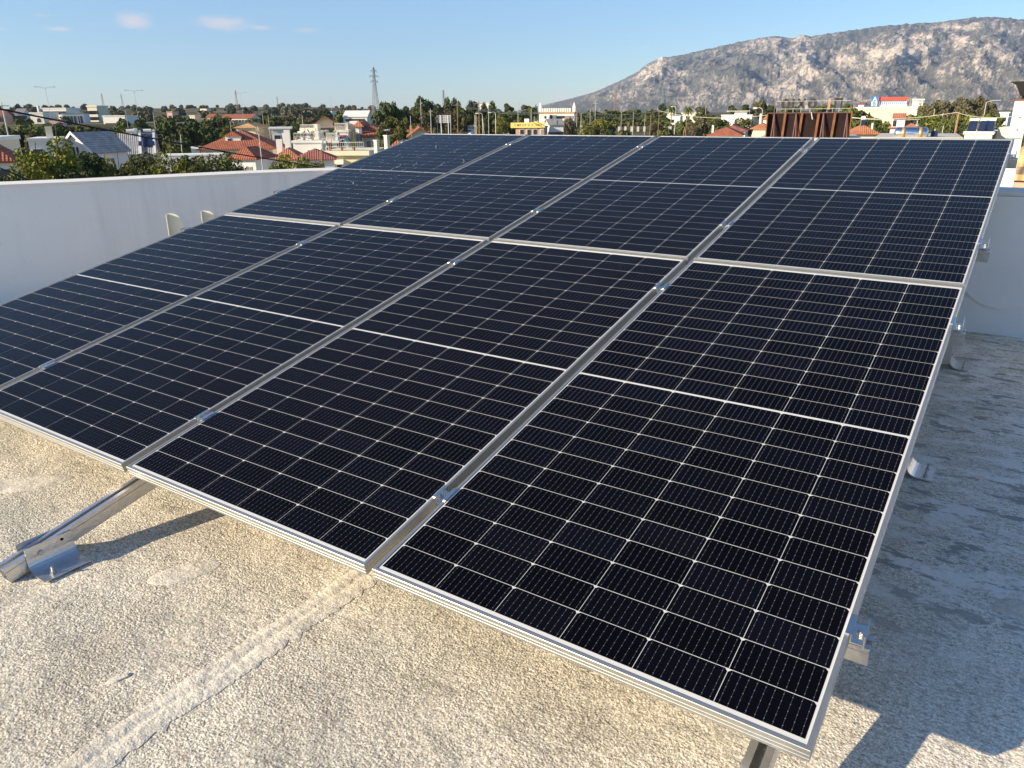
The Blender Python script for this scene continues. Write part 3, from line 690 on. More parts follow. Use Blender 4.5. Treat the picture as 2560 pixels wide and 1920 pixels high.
# ------------------------------------------------------------------ town: helpers
def frame_at(px0, px1, ytop, D):
    a, c = at(px0, ytop, D), at(px1, ytop, D); m = (a + c) / 2
    az = math.atan2(m.x - CAM.x, m.y - CAM.y)
    return m, (Vector((a.x, a.y)) - Vector((c.x, c.y))).length, az
def house(name, label, cat, px0, px1, ytop, D, depth, yaw=0, wall='white_wall', roof='flat', rh=1.5, rm='tile_red', wins=(), over=.35, group=None, sides=()):
    """walls reach the given eave line; the front faces the camera, turned by yaw degrees (minus = turned to the sun)"""
    m, Wd, az = frame_at(px0, px1, ytop, D)
    if math.degrees(az) < -38 and label.find('grey gabled') < 0 and label.find('solar collectors on') < 0: yaw -= 8 if D < 250 else 20
    y = R(yaw); rv = Vector((math.cos(az), -math.sin(az), 0))
    if yaw < -12: depth = min(depth, Wd * .55 / abs(math.sin(y))); m = m - rv * (depth * abs(math.sin(y)) / 2)
    if yaw: Wd = max(.5, (Wd - depth * abs(math.sin(y))) / math.cos(y)) if Wd > depth * abs(math.sin(y)) * 1.3 else Wd
    base = terr(m.x, m.y); H = m.z - base
    o = empty(name, (m.x, m.y, base), (0, 0, -az + y)); tag(o, label, cat, group)
    w2 = Wd / 2; x0, x1 = -w2, w2; d = depth
    b = MB(); b.box(x0, x1, 0, d, -2, H)
    if roof == 'gable_y': b.prism([(x0, H), (x1, H), (0, H + rh)], 'y', 0.001, d - .001)
    if roof == 'gable_x': b.prism([(0, H), (d, H), (d / 2, H + rh)], 'x', x0 + .001, x1 - .001)
    b.build('wall', wall, o)
    ov = over; t = .16; rf = None
    if roof == 'flat':
        b = MB(); b.box(x0 - ov, x1 + ov, -ov, d + ov, H + .002, H + rh); rf = b.build('roof', rm, o)
    elif roof == 'hip':
        rid = max(0, (Wd - d) / 2); b = MB(); k = -ov * rh / (d / 2)
        if Wd >= d: top = [(-rid, d / 2, H + rh), (rid, d / 2, H + rh)]
        else: top = [(0, Wd / 2, H + rh), (0, d - Wd / 2, H + rh)]
        A = [(x0 - ov, -ov, H - .1), (x1 + ov, -ov, H - .1), (x1 + ov, d + ov, H - .1), (x0 - ov, d + ov, H - .1)]
        Bq = [(p[0], p[1], p[2] + .12) for p in A]
        if Wd >= d: f2 = [(4, 5, 9, 8), (5, 6, 9), (6, 7, 8, 9), (7, 4, 8)]
        else: f2 = [(4, 5, 8), (5, 6, 9, 8), (6, 7, 9), (7, 4, 8, 9)]
        b.add(A + Bq + top, [(0, 3, 2, 1), (0, 1, 5, 4), (1, 2, 6, 5), (2, 3, 7, 6), (3, 0, 4, 7)] + f2); rf = b.build('roof', rm, o)
    elif roof == 'gable_y':
        k = rh / w2; b = MB()
        b.prism([(x0 - ov, H - k * ov + .02), (0, H + rh + .02), (x1 + ov, H - k * ov + .02), (x1 + ov, H - k * ov + .02 + t), (0, H + rh + .02 + t * 1.15), (x0 - ov, H - k * ov + .02 + t)], 'y', -ov, d + ov); rf = b.build('roof', rm, o)
    elif roof == 'gable_x':
        k = rh / (d / 2); b = MB()
        b.prism([(-ov, H - k * ov + .02), (d / 2, H + rh + .02), (d + ov, H - k * ov + .02), (d + ov, H - k * ov + .02 + t), (d / 2, H + rh + .02 + t * 1.15), (-ov, H - k * ov + .02 + t)], 'x', x0 - ov, x1 + ov); rf = b.build('roof', rm, o)
    for wn in wins:
        fx, zd, ww, hh = wn[:4]; st = wn[4] if len(wn) > 4 else 'window'; cx = x0 + fx * Wd; z1 = H - zd; z0 = z1 - hh
        window(o, cx, z0, ww, hh, 0, st, D < 200)
    for wn in sides:                                  # right-hand wall
        fy, zd, ww, hh = wn[:4]
        b = MB(); b.box(x1 - .05, x1 + .04, fy * d - ww / 2, fy * d + ww / 2, H - zd - hh, H - zd); b.build('window', 'dark_glass', o)
    o['_H'] = H; o['_W'] = Wd
    return o, H, Wd, rf
def window(o, cx, z0, ww, hh, y, st='window', detail=True, fm='white_paint'):
    if st == 'arch':
        b = MB(); pl = [(cx - ww / 2, z0), (cx + ww / 2, z0)] + [(cx + ww / 2 * math.cos(t), z0 + hh - ww / 2 + ww / 2 * math.sin(t)) for t in [PI * k / 12 for k in range(13)]]
        b.prism(pl, 'y', y - .05, y + .05); f = b.build('window', 'white_paint', o)
        c2 = [(cx + (p[0] - cx) * .78, z0 + hh / 2 + (p[1] - z0 - hh / 2) * .86) for p in pl]
        b = MB(); b.prism(c2, 'y', y - .07, y - .02); b.build('pane', 'dark_glass', f); return f
    mm = {'window': 'dark_glass', 'shutter': 'shutter', 'door': 'shutter', 'white': 'white_paint'}[st]
    if not detail:
        b = MB(); b.box(cx - ww / 2, cx + ww / 2, y - .05, y + .05, z0, z0 + hh); return b.build('window' if st != 'door' else 'door', mm, o)
    b = MB(); t = .07
    b.loft([[(cx - ww / 2 - t, yy, z0 - t), (cx + ww / 2 + t, yy, z0 - t), (cx + ww / 2 + t, yy, z0 + hh + t), (cx - ww / 2 - t, yy, z0 + hh + t)] for yy in (y - .06, y + .05)])
    f = b.build('window' if st != 'door' else 'door', fm, o)
    b = MB(); b.box(cx - ww / 2, cx + ww / 2, y - .085, y - .03, z0, z0 + hh); b.build('pane' if st == 'window' else 'shutter', mm, f); return f
def addbox(o, name, m, *a):
    b = MB(); b.box(*a); return b.build(name, m, o)
def wrow(n, x0, x1, zd, ww, hh, st='window'):
    return [(x0 + (x1 - x0) * (k + .5) / n, zd, ww, hh, st) for k in range(n)]

# ---- left side, near
o, H, Wd, _ = house('house', 'cream house with small arched windows above the red roof at the left edge', 'house', -70, 52, 352, 85, 6, -8, 'cream', 'flat', .35, 'white_paint', [(.62, 1.0, .5, 1.0, 'arch'), (.86, 1.0, .5, 1.0, 'arch')], .12)
for fx in (.5, .74, .98): addbox(o, 'pilaster', 'white_paint', -Wd / 2 + fx * Wd - .06, -Wd / 2 + fx * Wd + .06, -.06, .02, 0, H - .01)
o, H, Wd, _ = house('house', 'white house with low red hipped roof at the left edge behind a tree', 'house', -90, 42, 404, 62, 5, 0, 'white_wall', 'hip', 1.1, 'tile_red', [(.8, .5, .7, 1.0)], .3)
o, H, Wd, _ = house('house', 'pale flat roofed house with a cream chimney half hidden by the tall yellow green tree', 'house', 55, 150, 352, 92, 7, 0, 'white_wall', 'flat', .25, 'white_paint', [(.3, .8, .8, 1.1)], .1)
ch = addbox(o, 'chimney', 'cream', Wd * .17, Wd * .17 + .55, 1, 1.55, H, H + 1.35); addbox(ch, 'chimney_cap', 'rust_bar', Wd * .17 - .05, Wd * .17 + .6, .95, 1.6, H + 1.352, H + 1.47)
# grey gabled house with solar collectors
o, H, Wd, rf = house('gabled_house', 'grey gabled house with white trim and a double arched attic window, left', 'house', 150, 322, 378, 96, 7.3, -38, 'grey_wall', 'gable_y', 1.75, 'tile_grey', [], .3)
for s in (-1, 1):
    b = MB(); k = 1.75 / (Wd / 2); b.prism([(s * (Wd / 2 + .34), H - k * .34 - .02), (s * .001, H + 1.75 + .0), (s * .001, H + 2.06), (s * (Wd / 2 + .34), H - k * .34 + .26)], 'y', -.36, -.302); b.build('gable_trim', 'white_paint', o)
for cx in (-.18, .27): window(o, cx, H - .75, .36, 1.35, 0, 'arch')
addbox(o, 'corner_trim', 'white_paint', -Wd / 2 - .03, -Wd / 2 + .12, -.03, .1, 0, H - .3); addbox(o, 'corner_trim', 'white_paint', Wd / 2 - .12, Wd / 2 + .03, -.03, .1, 0, H - .3)
o, H, Wd, rf = house('terraced_house', 'grey tiled house wing with blue solar collectors on its roof and white parapet gables', 'house', 296, 394, 386, 104, 7, -4, 'grey_wall', 'gable_x', 2.15, 'tile_grey', [(.18, .5, .8, 1.1), (.72, .4, .9, 1.2)], .25)
for fx in (.58, 1.0):
    x = -Wd / 2 + fx * Wd; b = MB(); b.prism([(-.4, H - .2), (3.5, H + 2.35), (7.4, H - .2), (7.4, H + .12), (3.5, H + 2.68), (-.4, H + .12)], 'x', x - .13, x + .13); b.build('parapet_gable', 'white_paint', o)
for fx, n in ((.68, 0), (.86, 1)):
    b = MB(); x = -Wd / 2 + fx * Wd; b.loft([[(x - .55, .9, H + .88), (x + .55, .9, H + .88), (x + .55, 2.9, H + 2.10), (x - .55, 2.9, H + 2.10)], [(x - .55, .84, H + .97), (x + .55, .84, H + .97), (x + .55, 2.84, H + 2.19), (x - .55, 2.84, H + 2.19)]]); b.build('solar_collector', 'collector', o)
b = MB(); b.box(-Wd * .5 + .6, -Wd * .5 + 1.5, 2.2, 3.4, H + 1.4, H + 2.7)
b = MB(); b.tube([(-Wd * .30, 3.2, H + 2.6), (-Wd * .30 + .9, 3.2, H + 2.6)], .2, 10); b.build('water_tank', 'white_paint', o)
b = MB(); b.tube([(Wd * .2, 3.2, H + 2.6), (Wd * .2 + .9, 3.2, H + 2.6)], .2, 10); b.build('water_tank', 'white_paint', o)
ch = addbox(o, 'chimney', 'white_paint', -.35, .1, 3.3, 3.8, H + 1.9, H + 2.9)
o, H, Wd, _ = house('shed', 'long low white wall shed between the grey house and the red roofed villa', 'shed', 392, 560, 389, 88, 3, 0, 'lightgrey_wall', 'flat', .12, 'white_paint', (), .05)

# ---- red roofed villa and its neighbours
o, H, Wd, rf = house('villa', 'wide villa with a big red hipped roof and a small white dormer', 'house', 480, 700, 372, 108, 10, -3, 'cream', 'hip', 2.2, 'tile_red', [(.12, .35, .9, .9), (.27, .35, .9, .9)], .5)
dm = addbox(o, 'dormer', 'white_wall', -Wd * .18, -Wd * .18 + 1.9, 1.6, 4.4, H + .3, H + 1.55)
b = MB(); b.prism([(-Wd * .18 - .15, H + 1.5), (-Wd * .18 + .95, H + 2.1), (-Wd * .18 + 2.05, H + 1.5)], 'y', 1.4, 4.5); b.build('dormer_roof', 'tile_red', dm)
addbox(dm, 'dormer_window', 'dark_glass', -Wd * .18 + .3, -Wd * .18 + .8, 1.55, 1.65, H + .6, H + 1.2)
addbox(o, 'side_block', 'white_wall', -Wd / 2 - 1.05, -Wd / 2 - .15, -.4, 1.5, -1, H + .35)
o, H, Wd, _ = house('house', 'white house with tall shuttered window under the lower red roof, in front of the villa', 'house', 572, 690, 396, 78, 5, -14, 'white_wall', 'hip', 1.0, 'tile_red', [(.2, .7, .5, 1.6, 'shutter'), (.55, .75, .9, 1.5, 'white'), (.72, .75, .4, 1.4, 'shutter')], .3)
o, H, Wd, _ = house('house', 'orange tiled pyramid roof with two white chimneys, right of the shuttered white house', 'house', 672, 760, 398, 84, 5, 0, 'cream', 'hip', 1.05, 'tile_orange', [(.3, .4, .6, .8)], .25)
for i, (x, h) in enumerate(((-.2, 1.45), (.35, 2.35))):
    ch = addbox(o, 'chimney', 'white_paint', x * 1.6 - 1.0, x * 1.6 - .42, 3.0, 3.6, H + .4, H + .4 + h)
o, H, Wd, _ = house('house', 'grey walled house with a brown red ribbed roof in front of the yellow flat', 'house', 738, 836, 398, 80, 5, 6, 'grey_wall', 'hip', .9, 'tile_brown', [(.5, .5, .7, .9)], .3)
o, H, Wd, _ = house('flat_block', 'yellow block of flats with a thick slab roof, partly hidden by the panels', 'building', 812, 960, 388, 86, 8, -6, 'yellow_wall', 'flat', .45, 'cream', [(.2, .8, .9, 1.3, 'white'), (.34, .7, .5, .5)], .5)
ac = addbox(o, 'air_conditioner', 'white_paint', -Wd * .2, -Wd * .2 + .7, -.35, -.02, H - .9, H - .4)
o, H, Wd, _ = house('house', 'long low white house with a slab roof, second row behind the orange roof', 'house', 722, 812, 357, 104, 7, 0, 'white_wall', 'flat', .28, 'white_paint', [(.55, .9, .35, .5), (.8, 1.2, .5, 1.2, 'shutter')], .15)
o, H, Wd, _ = house('house', 'beige terrace house with white slab balcony roof and flower pots', 'house', 750, 820, 333, 120, 7, -5, 'cream', 'flat', .3, 'pale_cream', [(.3, .7, 1.2, 1.1, 'white'), (.68, .6, 1.0, 1.4), (.9, .6, .8, 1.4, 'shutter')], .3)
for fx in (.02, .3, .62): addbox(o, 'planter', 'pale_cream', -Wd / 2 + fx * Wd, -Wd / 2 + fx * Wd + .8, -.25, .2, H + .302, H + .75)
o, H, Wd, _ = house('gabled_house', 'yellow gabled house with orange red roof in front of the hillside', 'house', 782, 848, 314, 150, 9, 8, 'yellow_wall', 'gable_y', 1.45, 'tile_red', [(.35, .6, 1.0, 1.2), (.65, .6, 1.0, 1.2, 'shutter')], .4)
addbox(o, 'porch_roof', 'pink_wall', -Wd / 2 - 2.2, Wd / 2, -1.4, -.01, H - .35, H - .15)
o, H, Wd, _ = house('house', 'small white rooftop flat with a red pergola, left of the tower house', 'house', 828, 878, 331, 112, 6, 0, 'white_wall', 'flat', .25, 'pale_cream', [(.3, .6, .8, 1.5), (.7, .6, .8, 1.4, 'white')], .1)
addbox(o, 'pergola', 'tile_red', -Wd / 2 - .2, Wd * .35, -1.2, -.01, H - .55, H - .35)
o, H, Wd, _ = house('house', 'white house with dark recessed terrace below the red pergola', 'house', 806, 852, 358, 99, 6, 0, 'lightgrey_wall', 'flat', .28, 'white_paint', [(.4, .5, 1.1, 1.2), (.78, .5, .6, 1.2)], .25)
def railing(o, x0, x1, y, z, h=.9, m='white_paint', n=14, parent=None):
    b = MB()
    for k in range(n + 1): b.bar((x0 + (x1 - x0) * k / n, y, z), (x0 + (x1 - x0) * k / n, y, z + h), .03)
    b.bar((x0, y, z + h), (x1, y, z + h), .06); b.bar((x0, y, z + h * .5), (x1, y, z + h * .5), .03); return b.build('railing', m, parent or o)
for q in [x for x in bpy.data.objects if x.get('label') in ('long low white house with a slab roof, second row behind the orange roof', 'beige terrace house with white slab balcony roof and flower pots', 'small white rooftop flat with a red pergola, left of the tower house', 'white house with dark recessed terrace below the red pergola', 'yellow block of flats with a thick slab roof, partly hidden by the panels')]:
    Hq, Wq = q['_H'], q['_W']; zr = Hq + (.46 if 'yellow' in q['label'] else .31)
    railing(q, -Wq * .46, Wq * .46, .15, zr, .85, 'pale_pole' if 'yellow' in q['label'] else 'white_paint', 18)
    if 'yellow' not in q['label']: addbox(q, 'stair_hut', 'pale_cream', Wq * .12, Wq * .36, 2.2, 4.2, zr, zr + 1.7 if 'yellow' in q['label'] else zr + .9)
    b = MB(); b.tube([(-Wq * .3, 2.5, zr + .5), (-Wq * .3 + 1.1, 2.5, zr + .5)], .22, 10); b.build('water_tank', 'stainless', q)
    for k in range(3):
        pb = MB(); xx = -Wq * .4 + Wq * .3 * k; pb.loft([[(xx + r_q * math.cos(2 * PI * i / 8), .5 + r_q * math.sin(2 * PI * i / 8), zr + zq) for i in range(8)] for r_q, zq in ((.14, 0), (.2, .35))]); pt = pb.build('flower_pot', 'tile_orange', q)
        pb = MB(); random.seed(k); pb.v.append((xx, .5, zr + .3))
        for i in range(60):
            c_ = Vector((xx, .5, zr + .65)) + Vector((random.gauss(0, .18), random.gauss(0, .18), random.gauss(0, .2))); u1 = Vector((random.gauss(0, 1), random.gauss(0, 1), random.gauss(0, 1))).normalized() * .1; u2 = u1.orthogonal().normalized() * .08
            pb.v += [tuple(c_ + u2), tuple(c_ + u1), tuple(c_ - u2)]; nn = len(pb.v); pb.f.append([0, nn - 3, nn - 2, nn - 1])
        pb.build('plant', 'leaf_olive', pt)
# tower house
o, H, Wd, rf = house('tower_house', 'tall white house with orange red tiled roofs and a covered balcony', 'house', 878, 914, 316, 114, 8, 0, 'white_wall', 'hip', .8, 'tile_orange', [(.25, 1.0, .35, 1.3, 'shutter'), (.75, .3, .35, 1.6, 'shutter'), (.8, 2.0, .2, 2.2, 'shutter')], .3)
x1 = Wd / 2
wing = addbox(o, 'wing', 'white_wall', x1 + .01, x1 + 3.4, .6, 7, -1, H - .5)
b = MB(); b.add([(x1 - .2, -.9, H - 1.5), (x1 + 2.4, -.9, H - 1.5), (x1 + 2.7, .62, H - .85), (x1 - .1, .62, H - .85), (x1 - .2, -.9, H - 1.4), (x1 + 2.4, -.9, H - 1.4), (x1 + 2.7, .62, H - .72), (x1 - .1, .62, H - .72)], [(0, 3, 2, 1), (4, 5, 6, 7), (0, 1, 5, 4), (1, 2, 6, 5), (2, 3, 7, 6), (3, 0, 4, 7)]); b.build('balcony_roof', 'tile_red', wing)
addbox(wing, 'balcony_floor', 'white_paint', x1 + .02, x1 + 2.4, -.8, .59, H - 4.2, H - 3.95); addbox(wing, 'balcony_door', 'shutter', x1 + .5, x1 + 1.2, .55, .65, H - 3.9, H - 2); addbox(wing, 'balcony_door', 'dark_glass', x1 + 1.5, x1 + 2.2, .55, .65, H - 3.9, H - 2)
for xx in (.1, 1.2, 2.3): addbox(wing, 'balcony_column', 'pale_cream', x1 + xx, x1 + xx + .12, -.75, -.62, H - 3.94, H - 1.5)
b = MB()
for k in range(12): b.bar((x1 + .15 + k * .2, -.72, H - 3.94), (x1 + .15 + k * .2, -.72, H - 3.1), .03)
b.bar((x1 + .1, -.72, H - 3.1), (x1 + 2.4, -.72, H - 3.1), .05); b.build('balcony_railing', 'black_metal', wing)
b = MB(); b.prism([(x1 - .1, H - .55), (x1 + 3.7, H - 1.0), (x1 + 3.7, H - .85), (x1 + 1.5, H + .1), (x1 - .1, H + .1)], 'y', .5, 7.2); b.build('wing_roof', 'tile_brown', wing)
addbox(o, 'belvedere', 'white_wall', -x1 - .9, -x1 + .6, 1, 4, H - .6, H + .7)
o, H, Wd, _ = house('house', 'low red tiled roof poking over the panel edge left of the cream gable', 'house', 972, 1012, 365, 76, 5, 0, 'white_wall', 'hip', .55, 'tile_red', (), .2)
o, H, Wd, _ = house('gabled_house', 'cream gabled house with a red roof just above the top left panel corner', 'house', 1020, 1082, 342, 112, 12, 9, 'yellow_wall', 'gable_y', 1.1, 'tile_red', [(.62, .35, .9, .9)], .3)
addbox(o, 'side_wall', 'pale_cream', -Wd / 2 - 1.2, -Wd / 2 - .02, 0, .3, -1, H - .4)
for (a, c, yt, D, lab) in ((962, 971, 340, 72, 'tall cream gate pillar right of the tower house'), (936, 946, 352, 74, 'shorter cream wall pillar at the foot of the tower house')):
    p = at((a + c) / 2, yt, D); z = terr(p.x, p.y); o = empty('pillar', (p.x, p.y, z)); tag(o, lab, 'pillar')
    addbox(o, 'shaft', 'cream', -.18, .18, -.18, .18, -1, p.z - z); addbox(o, 'pillar_cap', 'pale_cream', -.23, .23, -.23, .23, p.z - z + .002, p.z - z + .08)
# arched beige house
o, H, Wd, _ = house('house', 'beige two storey house with arched window and arched doorway under a tan hipped roof', 'house', 592, 674, 319, 150, 9, -8, 'beige_wall', 'hip', .75, 'tile_tan', [(.42, 1.2, 1.0, 1.4, 'arch'), (.8, 1.0, 1.2, 2.4, 'arch')], .5)
addbox(o, 'cornice', 'pale_cream', -Wd / 2 - .1, Wd / 2 + .1, -.12, -.01, H - .45, H - .2)
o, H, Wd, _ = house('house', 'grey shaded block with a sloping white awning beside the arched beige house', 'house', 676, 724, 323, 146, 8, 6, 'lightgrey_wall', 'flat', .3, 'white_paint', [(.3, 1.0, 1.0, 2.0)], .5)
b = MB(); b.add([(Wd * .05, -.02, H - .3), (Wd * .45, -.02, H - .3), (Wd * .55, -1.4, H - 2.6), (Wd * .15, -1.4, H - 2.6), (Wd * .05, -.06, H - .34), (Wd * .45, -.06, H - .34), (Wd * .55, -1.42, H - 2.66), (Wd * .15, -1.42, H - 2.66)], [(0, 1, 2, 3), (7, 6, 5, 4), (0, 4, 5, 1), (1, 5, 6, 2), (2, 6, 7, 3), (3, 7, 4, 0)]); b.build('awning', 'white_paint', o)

# ---- far buildings on the left rise
house('office_building', 'long white office building with a band of small windows, far left on the rise', 'building', 106, 199, 272, 470, 14, -6, 'white_wall', 'flat', .5, 'white_paint', wrow(4, .03, .30, 1.2, 1.6, 1.5) + wrow(4, .58, .97, 1.2, 1.6, 1.5) + [(.42, 1.2, 5, 1.4)], .2)
o, H, Wd, _ = house('office_building', 'three storey cream building with dark window bands, far left', 'building', 217, 270, 267, 440, 14, -8, 'cream', 'flat', .6, 'pale_cream', wrow(3, .03, .97, 1.8, 3.0, 1.6) + wrow(3, .2, .97, 4.6, 2.6, 1.5), .3)
house('warehouse', 'low white warehouse with a round arch mark, in front of the long office building', 'warehouse', 74, 146, 284, 395, 14, -5, 'pale_cream', 'flat', .5, 'white_paint', [(.62, 1.6, 2.2, 2.0, 'arch')], .2)
house('warehouse', 'low white warehouse on columns to the right of the cream building', 'warehouse', 256, 344, 291, 372, 12, -4, 'white_wall', 'flat', .4, 'white_paint', [(.85, .9, 2.2, 1.4)] + wrow(4, .1, .6, 2.6, 1.6, 1.4), .2)
house('shed', 'grey corrugated shed in the gap between the white warehouse and cream building', 'shed', 146, 216, 284, 400, 12, 8, 'grey_wall', 'flat', .3, 'roof_grey', wrow(6, .05, .95, 1.0, .9, 3.0), .2)
house('shed', 'dark grey roofed shed left of the white chimney tower', 'shed', 36, 78, 284, 420, 12, 5, 'grey_wall', 'gable_x', 2.0, 'roof_grey', [(.5, .8, 6, 1.5)], .3)
house('warehouse', 'pinkish red roofed hall at the left edge on the rise', 'warehouse', -40, 32, 290, 405, 14, 3, 'brick_wall', 'gable_x', 2.4, 'tile_brown', wrow(3, .3, .95, .9, 3, 1.4), .4)
house('tower', 'narrow white tower beside the long office building', 'tower', 91, 99, 266, 432, 2, -10, 'white_wall', 'flat', .3, 'white_paint', (), .05)
house('shed', 'low red walled shed below the white warehouse', 'shed', 122, 166, 301, 330, 3, 0, 'pink_wall', 'flat', .2, 'tile_red', (), .05)
house('house', 'pink walled building half hidden by the dark pines, left', 'house', 417, 446, 281, 400, 9, -6, 'pink_wall', 'flat', .4, 'tile_tan', [(.5, 1.4, 1.4, 1.6)], .2)
house('house', 'small cream building to the right of the pink walled one', 'house', 474, 502, 291, 380, 8, -6, 'cream', 'flat', .4, 'pale_cream', wrow(2, .1, .9, 1.0, 1.2, 1.2), .2)
house('house', 'pink and white house at the left end of the long red roofed building', 'house', 516, 552, 293, 372, 9, -6, 'pink_wall', 'gable_x', 1.2, 'tile_red', wrow(2, .1, .9, .9, 1.4, 1.3, 'white'), .3)
house('school_building', 'long building with a pinkish red roof stretching across the middle distance', 'building', 552, 652, 295, 385, 10, -4, 'pale_cream', 'gable_x', 1.5, 'tile_red', wrow(9, .02, .98, .8, 1.3, 1.3), .4)
house('house', 'white box like house rising over the long red roof', 'house', 590, 607, 287, 400, 6, -6, 'white_wall', 'flat', .3, 'white_paint', [(.5, 1.2, 1.2, 1.0)], .1)
house('house', 'tiny white house on the ridge above the yellow gabled house', 'house', 822, 840, 280, 520, 8, -10, 'white_wall', 'flat', .4, 'white_paint', [(.3, 1.2, 1.4, 1.4)], .1)
house('warehouse', 'white sloping roofed depot behind the tower house', 'warehouse', 850, 925, 292, 330, 14, 10, 'pale_cream', 'gable_x', 2.2, 'white_paint', wrow(4, .1, .9, .8, 2, .8), .3)
house('house', 'pale house far on the left ridge above the cream building', 'house', 500, 526, 272, 900, 9, -6, 'pale_cream', 'flat', .4, 'tile_tan', (), .2)
house('house', 'orange walled hut in front of the long red roofed building', 'house', 577, 592, 304, 330, 5, 0, 'brick_wall', 'flat', .2, 'tile_orange', (), .15)
house('apartment_building', 'white apartment block peeping over the dark wood, centre', 'building', 1196, 1232, 259, 620, 12, -8, 'white_wall', 'flat', .5, 'white_paint', wrow(3, .05, .95, 1.4, 1.6, 1.6), .2)

# ---- centre
o, H, Wd, _ = house('canopy', 'orange and yellow playground canopy among the trees', 'canopy', 1016, 1078, 304, 225, 5, 14, 'orange_paint', 'gable_x', 1.7, 'orange_paint', (), .3)
b = MB(); b.bar((-Wd / 2 - .4, -.45, H + .25), (Wd / 2 + .4, -.45, H - .5), .7, .5); b.build('fascia', 'yellow_paint', o)
def pillars(o, xs, y, z0, z1, w_, name, m):
    for x in xs: addbox(o, name, m, x - w_, x + w_, y - w_, y + w_, z0, z1)
# billboard with white lattice back
p0 = at(1111, 288, 180); zb = terr(p0.x, p0.y); o = empty('billboard', (p0.x, p0.y, zb), (0, 0, R(31))); tag(o, 'billboard with a pale lattice back standing on white posts', 'billboard')
h = p0.z - zb; b = MB(); b.box(-1.25, 1.25, 0, .08, h - 1.6, h); b.build('board', 'lattice_steel', o)
b = MB()
for k in range(6): b.bar((-1.2 + k * .48, -.04, h - 1.6), (-1.2 + k * .48, -.04, h), .06)
for k in range(4): b.bar((-1.25, -.05, h - 1.55 + k * .5), (1.25, -.05, h - 1.55 + k * .5), .06)
b.build('lattice', 'white_paint', o); pillars(o, (-.8, .8), -.12, -1, h, .07, 'post', 'white_paint')
for (a, c, yt, D, m_, lab) in ((1156, 1200, 312, 215, 'lattice_steel', 'grey sheet fence panel with the white van in front'), (1233, 1246, 313, 220, 'lattice_steel', 'short grey sheet fence below the curved street lamp'), (1252, 1272, 312, 222, 'concrete', 'pale sheet fence left of the yellow shop')):
    m, Wd, az = frame_at(a, c, yt, D); z = terr(m.x, m.y); o = empty('fence', (m.x, m.y, z), (0, 0, -az)); tag(o, lab, 'fence')
    addbox(o, 'panel', m_, -Wd / 2, Wd / 2, 0, .06, 0, m.z - z)
    for s in (-1, 1): addbox(o, 'post', 'pale_pole', s * Wd / 2 - .08, s * Wd / 2 + .08, -.06, -.001, -1, m.z - z + .1)
# white van
m, Wd, az = frame_at(1163, 1175, 322, 200); z = m.z - 2.0; o = empty('parked_van', (m.x, m.y, z), (0, 0, -az - .3)); tag(o, 'small white van parked by the grey sheet fence', 'van')
b = MB(); b.prism([(-.05, .35), (-.05, 1.0), (.55, 1.25), (.95, 1.9), (3.9, 1.95), (4.1, .35)], 'x', -.85, .85); b.M = Matrix(); bd = b.build('body', 'van_white', o)
addbox(o, 'windscreen', 'dark_glass', -.72, .72, .62, .72, 1.22, 1.62)
for sx in (-.8, .8):
    for yy in (.8, 3.3):
        b = MB(); b.tube([(sx - .1, yy, .33), (sx + .1, yy, .33)], .33, 12); b.build('wheel', 'rubber', o)
for sx in (-.6, .6): addbox(o, 'headlight', 'white_paint', sx - .15, sx + .15, -.08, -.04, .7, .9)
# text helper (letters built as flat raised signs)
def words(txt, size, m, parent, loc, rot=(PI / 2, 0, 0), name='lettering', ext=.03, bold=0.0, mirror=False):
    cu = bpy.data.curves.new(name, 'FONT'); cu.body = txt; cu.size = size; cu.extrude = ext; cu.align_x = 'CENTER'; cu.offset = bold
    t = bpy.data.objects.new(name + '_curve', cu); COL.objects.link(t); dg = bpy.context.evaluated_depsgraph_get()
    me = bpy.data.meshes.new_from_object(t.evaluated_get(dg)); bpy.data.objects.remove(t); bpy.data.curves.remove(cu)
    me.materials.clear(); me.materials.append(MATS[m])
    o = bpy.data.objects.new(name, me); COL.objects.link(o); o.parent = parent; o.location = loc; o.rotation_euler = rot
    if mirror: o.scale = (-1, 1, 1)
    return o
# yellow shop
o, H, Wd, _ = house('shop_building', 'brick shop with a bright yellow sign band carrying small dark letters', 'shop', 1284, 1366, 319, 168, 8, -6, 'brick_wall', 'flat', .3, 'concrete', [(.22, .35, .8, 1.2), (.47, .35, .8, 1.2), (.68, .35, .8, 1.2), (.92, .35, .6, 1.2, 'shutter')], .1)
sb = addbox(o, 'sign_band', 'yellow_paint', -Wd / 2 - 1.0, Wd / 2 + .1, -.35, -.11, H - .05, H + 1.0)
words('T  BET  F Y   V   C   THE F', .52, 'black_metal', sb, (-.4, -.37, H + .32), name='sign_lettering', ext=.01)
b = MB(); b.prism([(.0, H + 1.0), (Wd * .28, H + 1.35), (Wd * .30, H + 1.0)], 'y', -.3, .5); b.build('sign_gable', 'yellow_paint', sb)
addbox(o, 'roof_tank', 'white_paint', -Wd * .22, -Wd * .06, 1.2, 2.2, H + .31, H + 1.75)
o, H, Wd, _ = house('shed', 'grey roofed open shed with a white end wall, right of the yellow shop', 'shed', 1367, 1416, 313, 176, 8, 9, 'white_wall', 'gable_x', 1.1, 'roof_grey', [(.3, 1.4, 2.4, 1.6), (.75, 1.4, 1.6, 1.6)], .3)
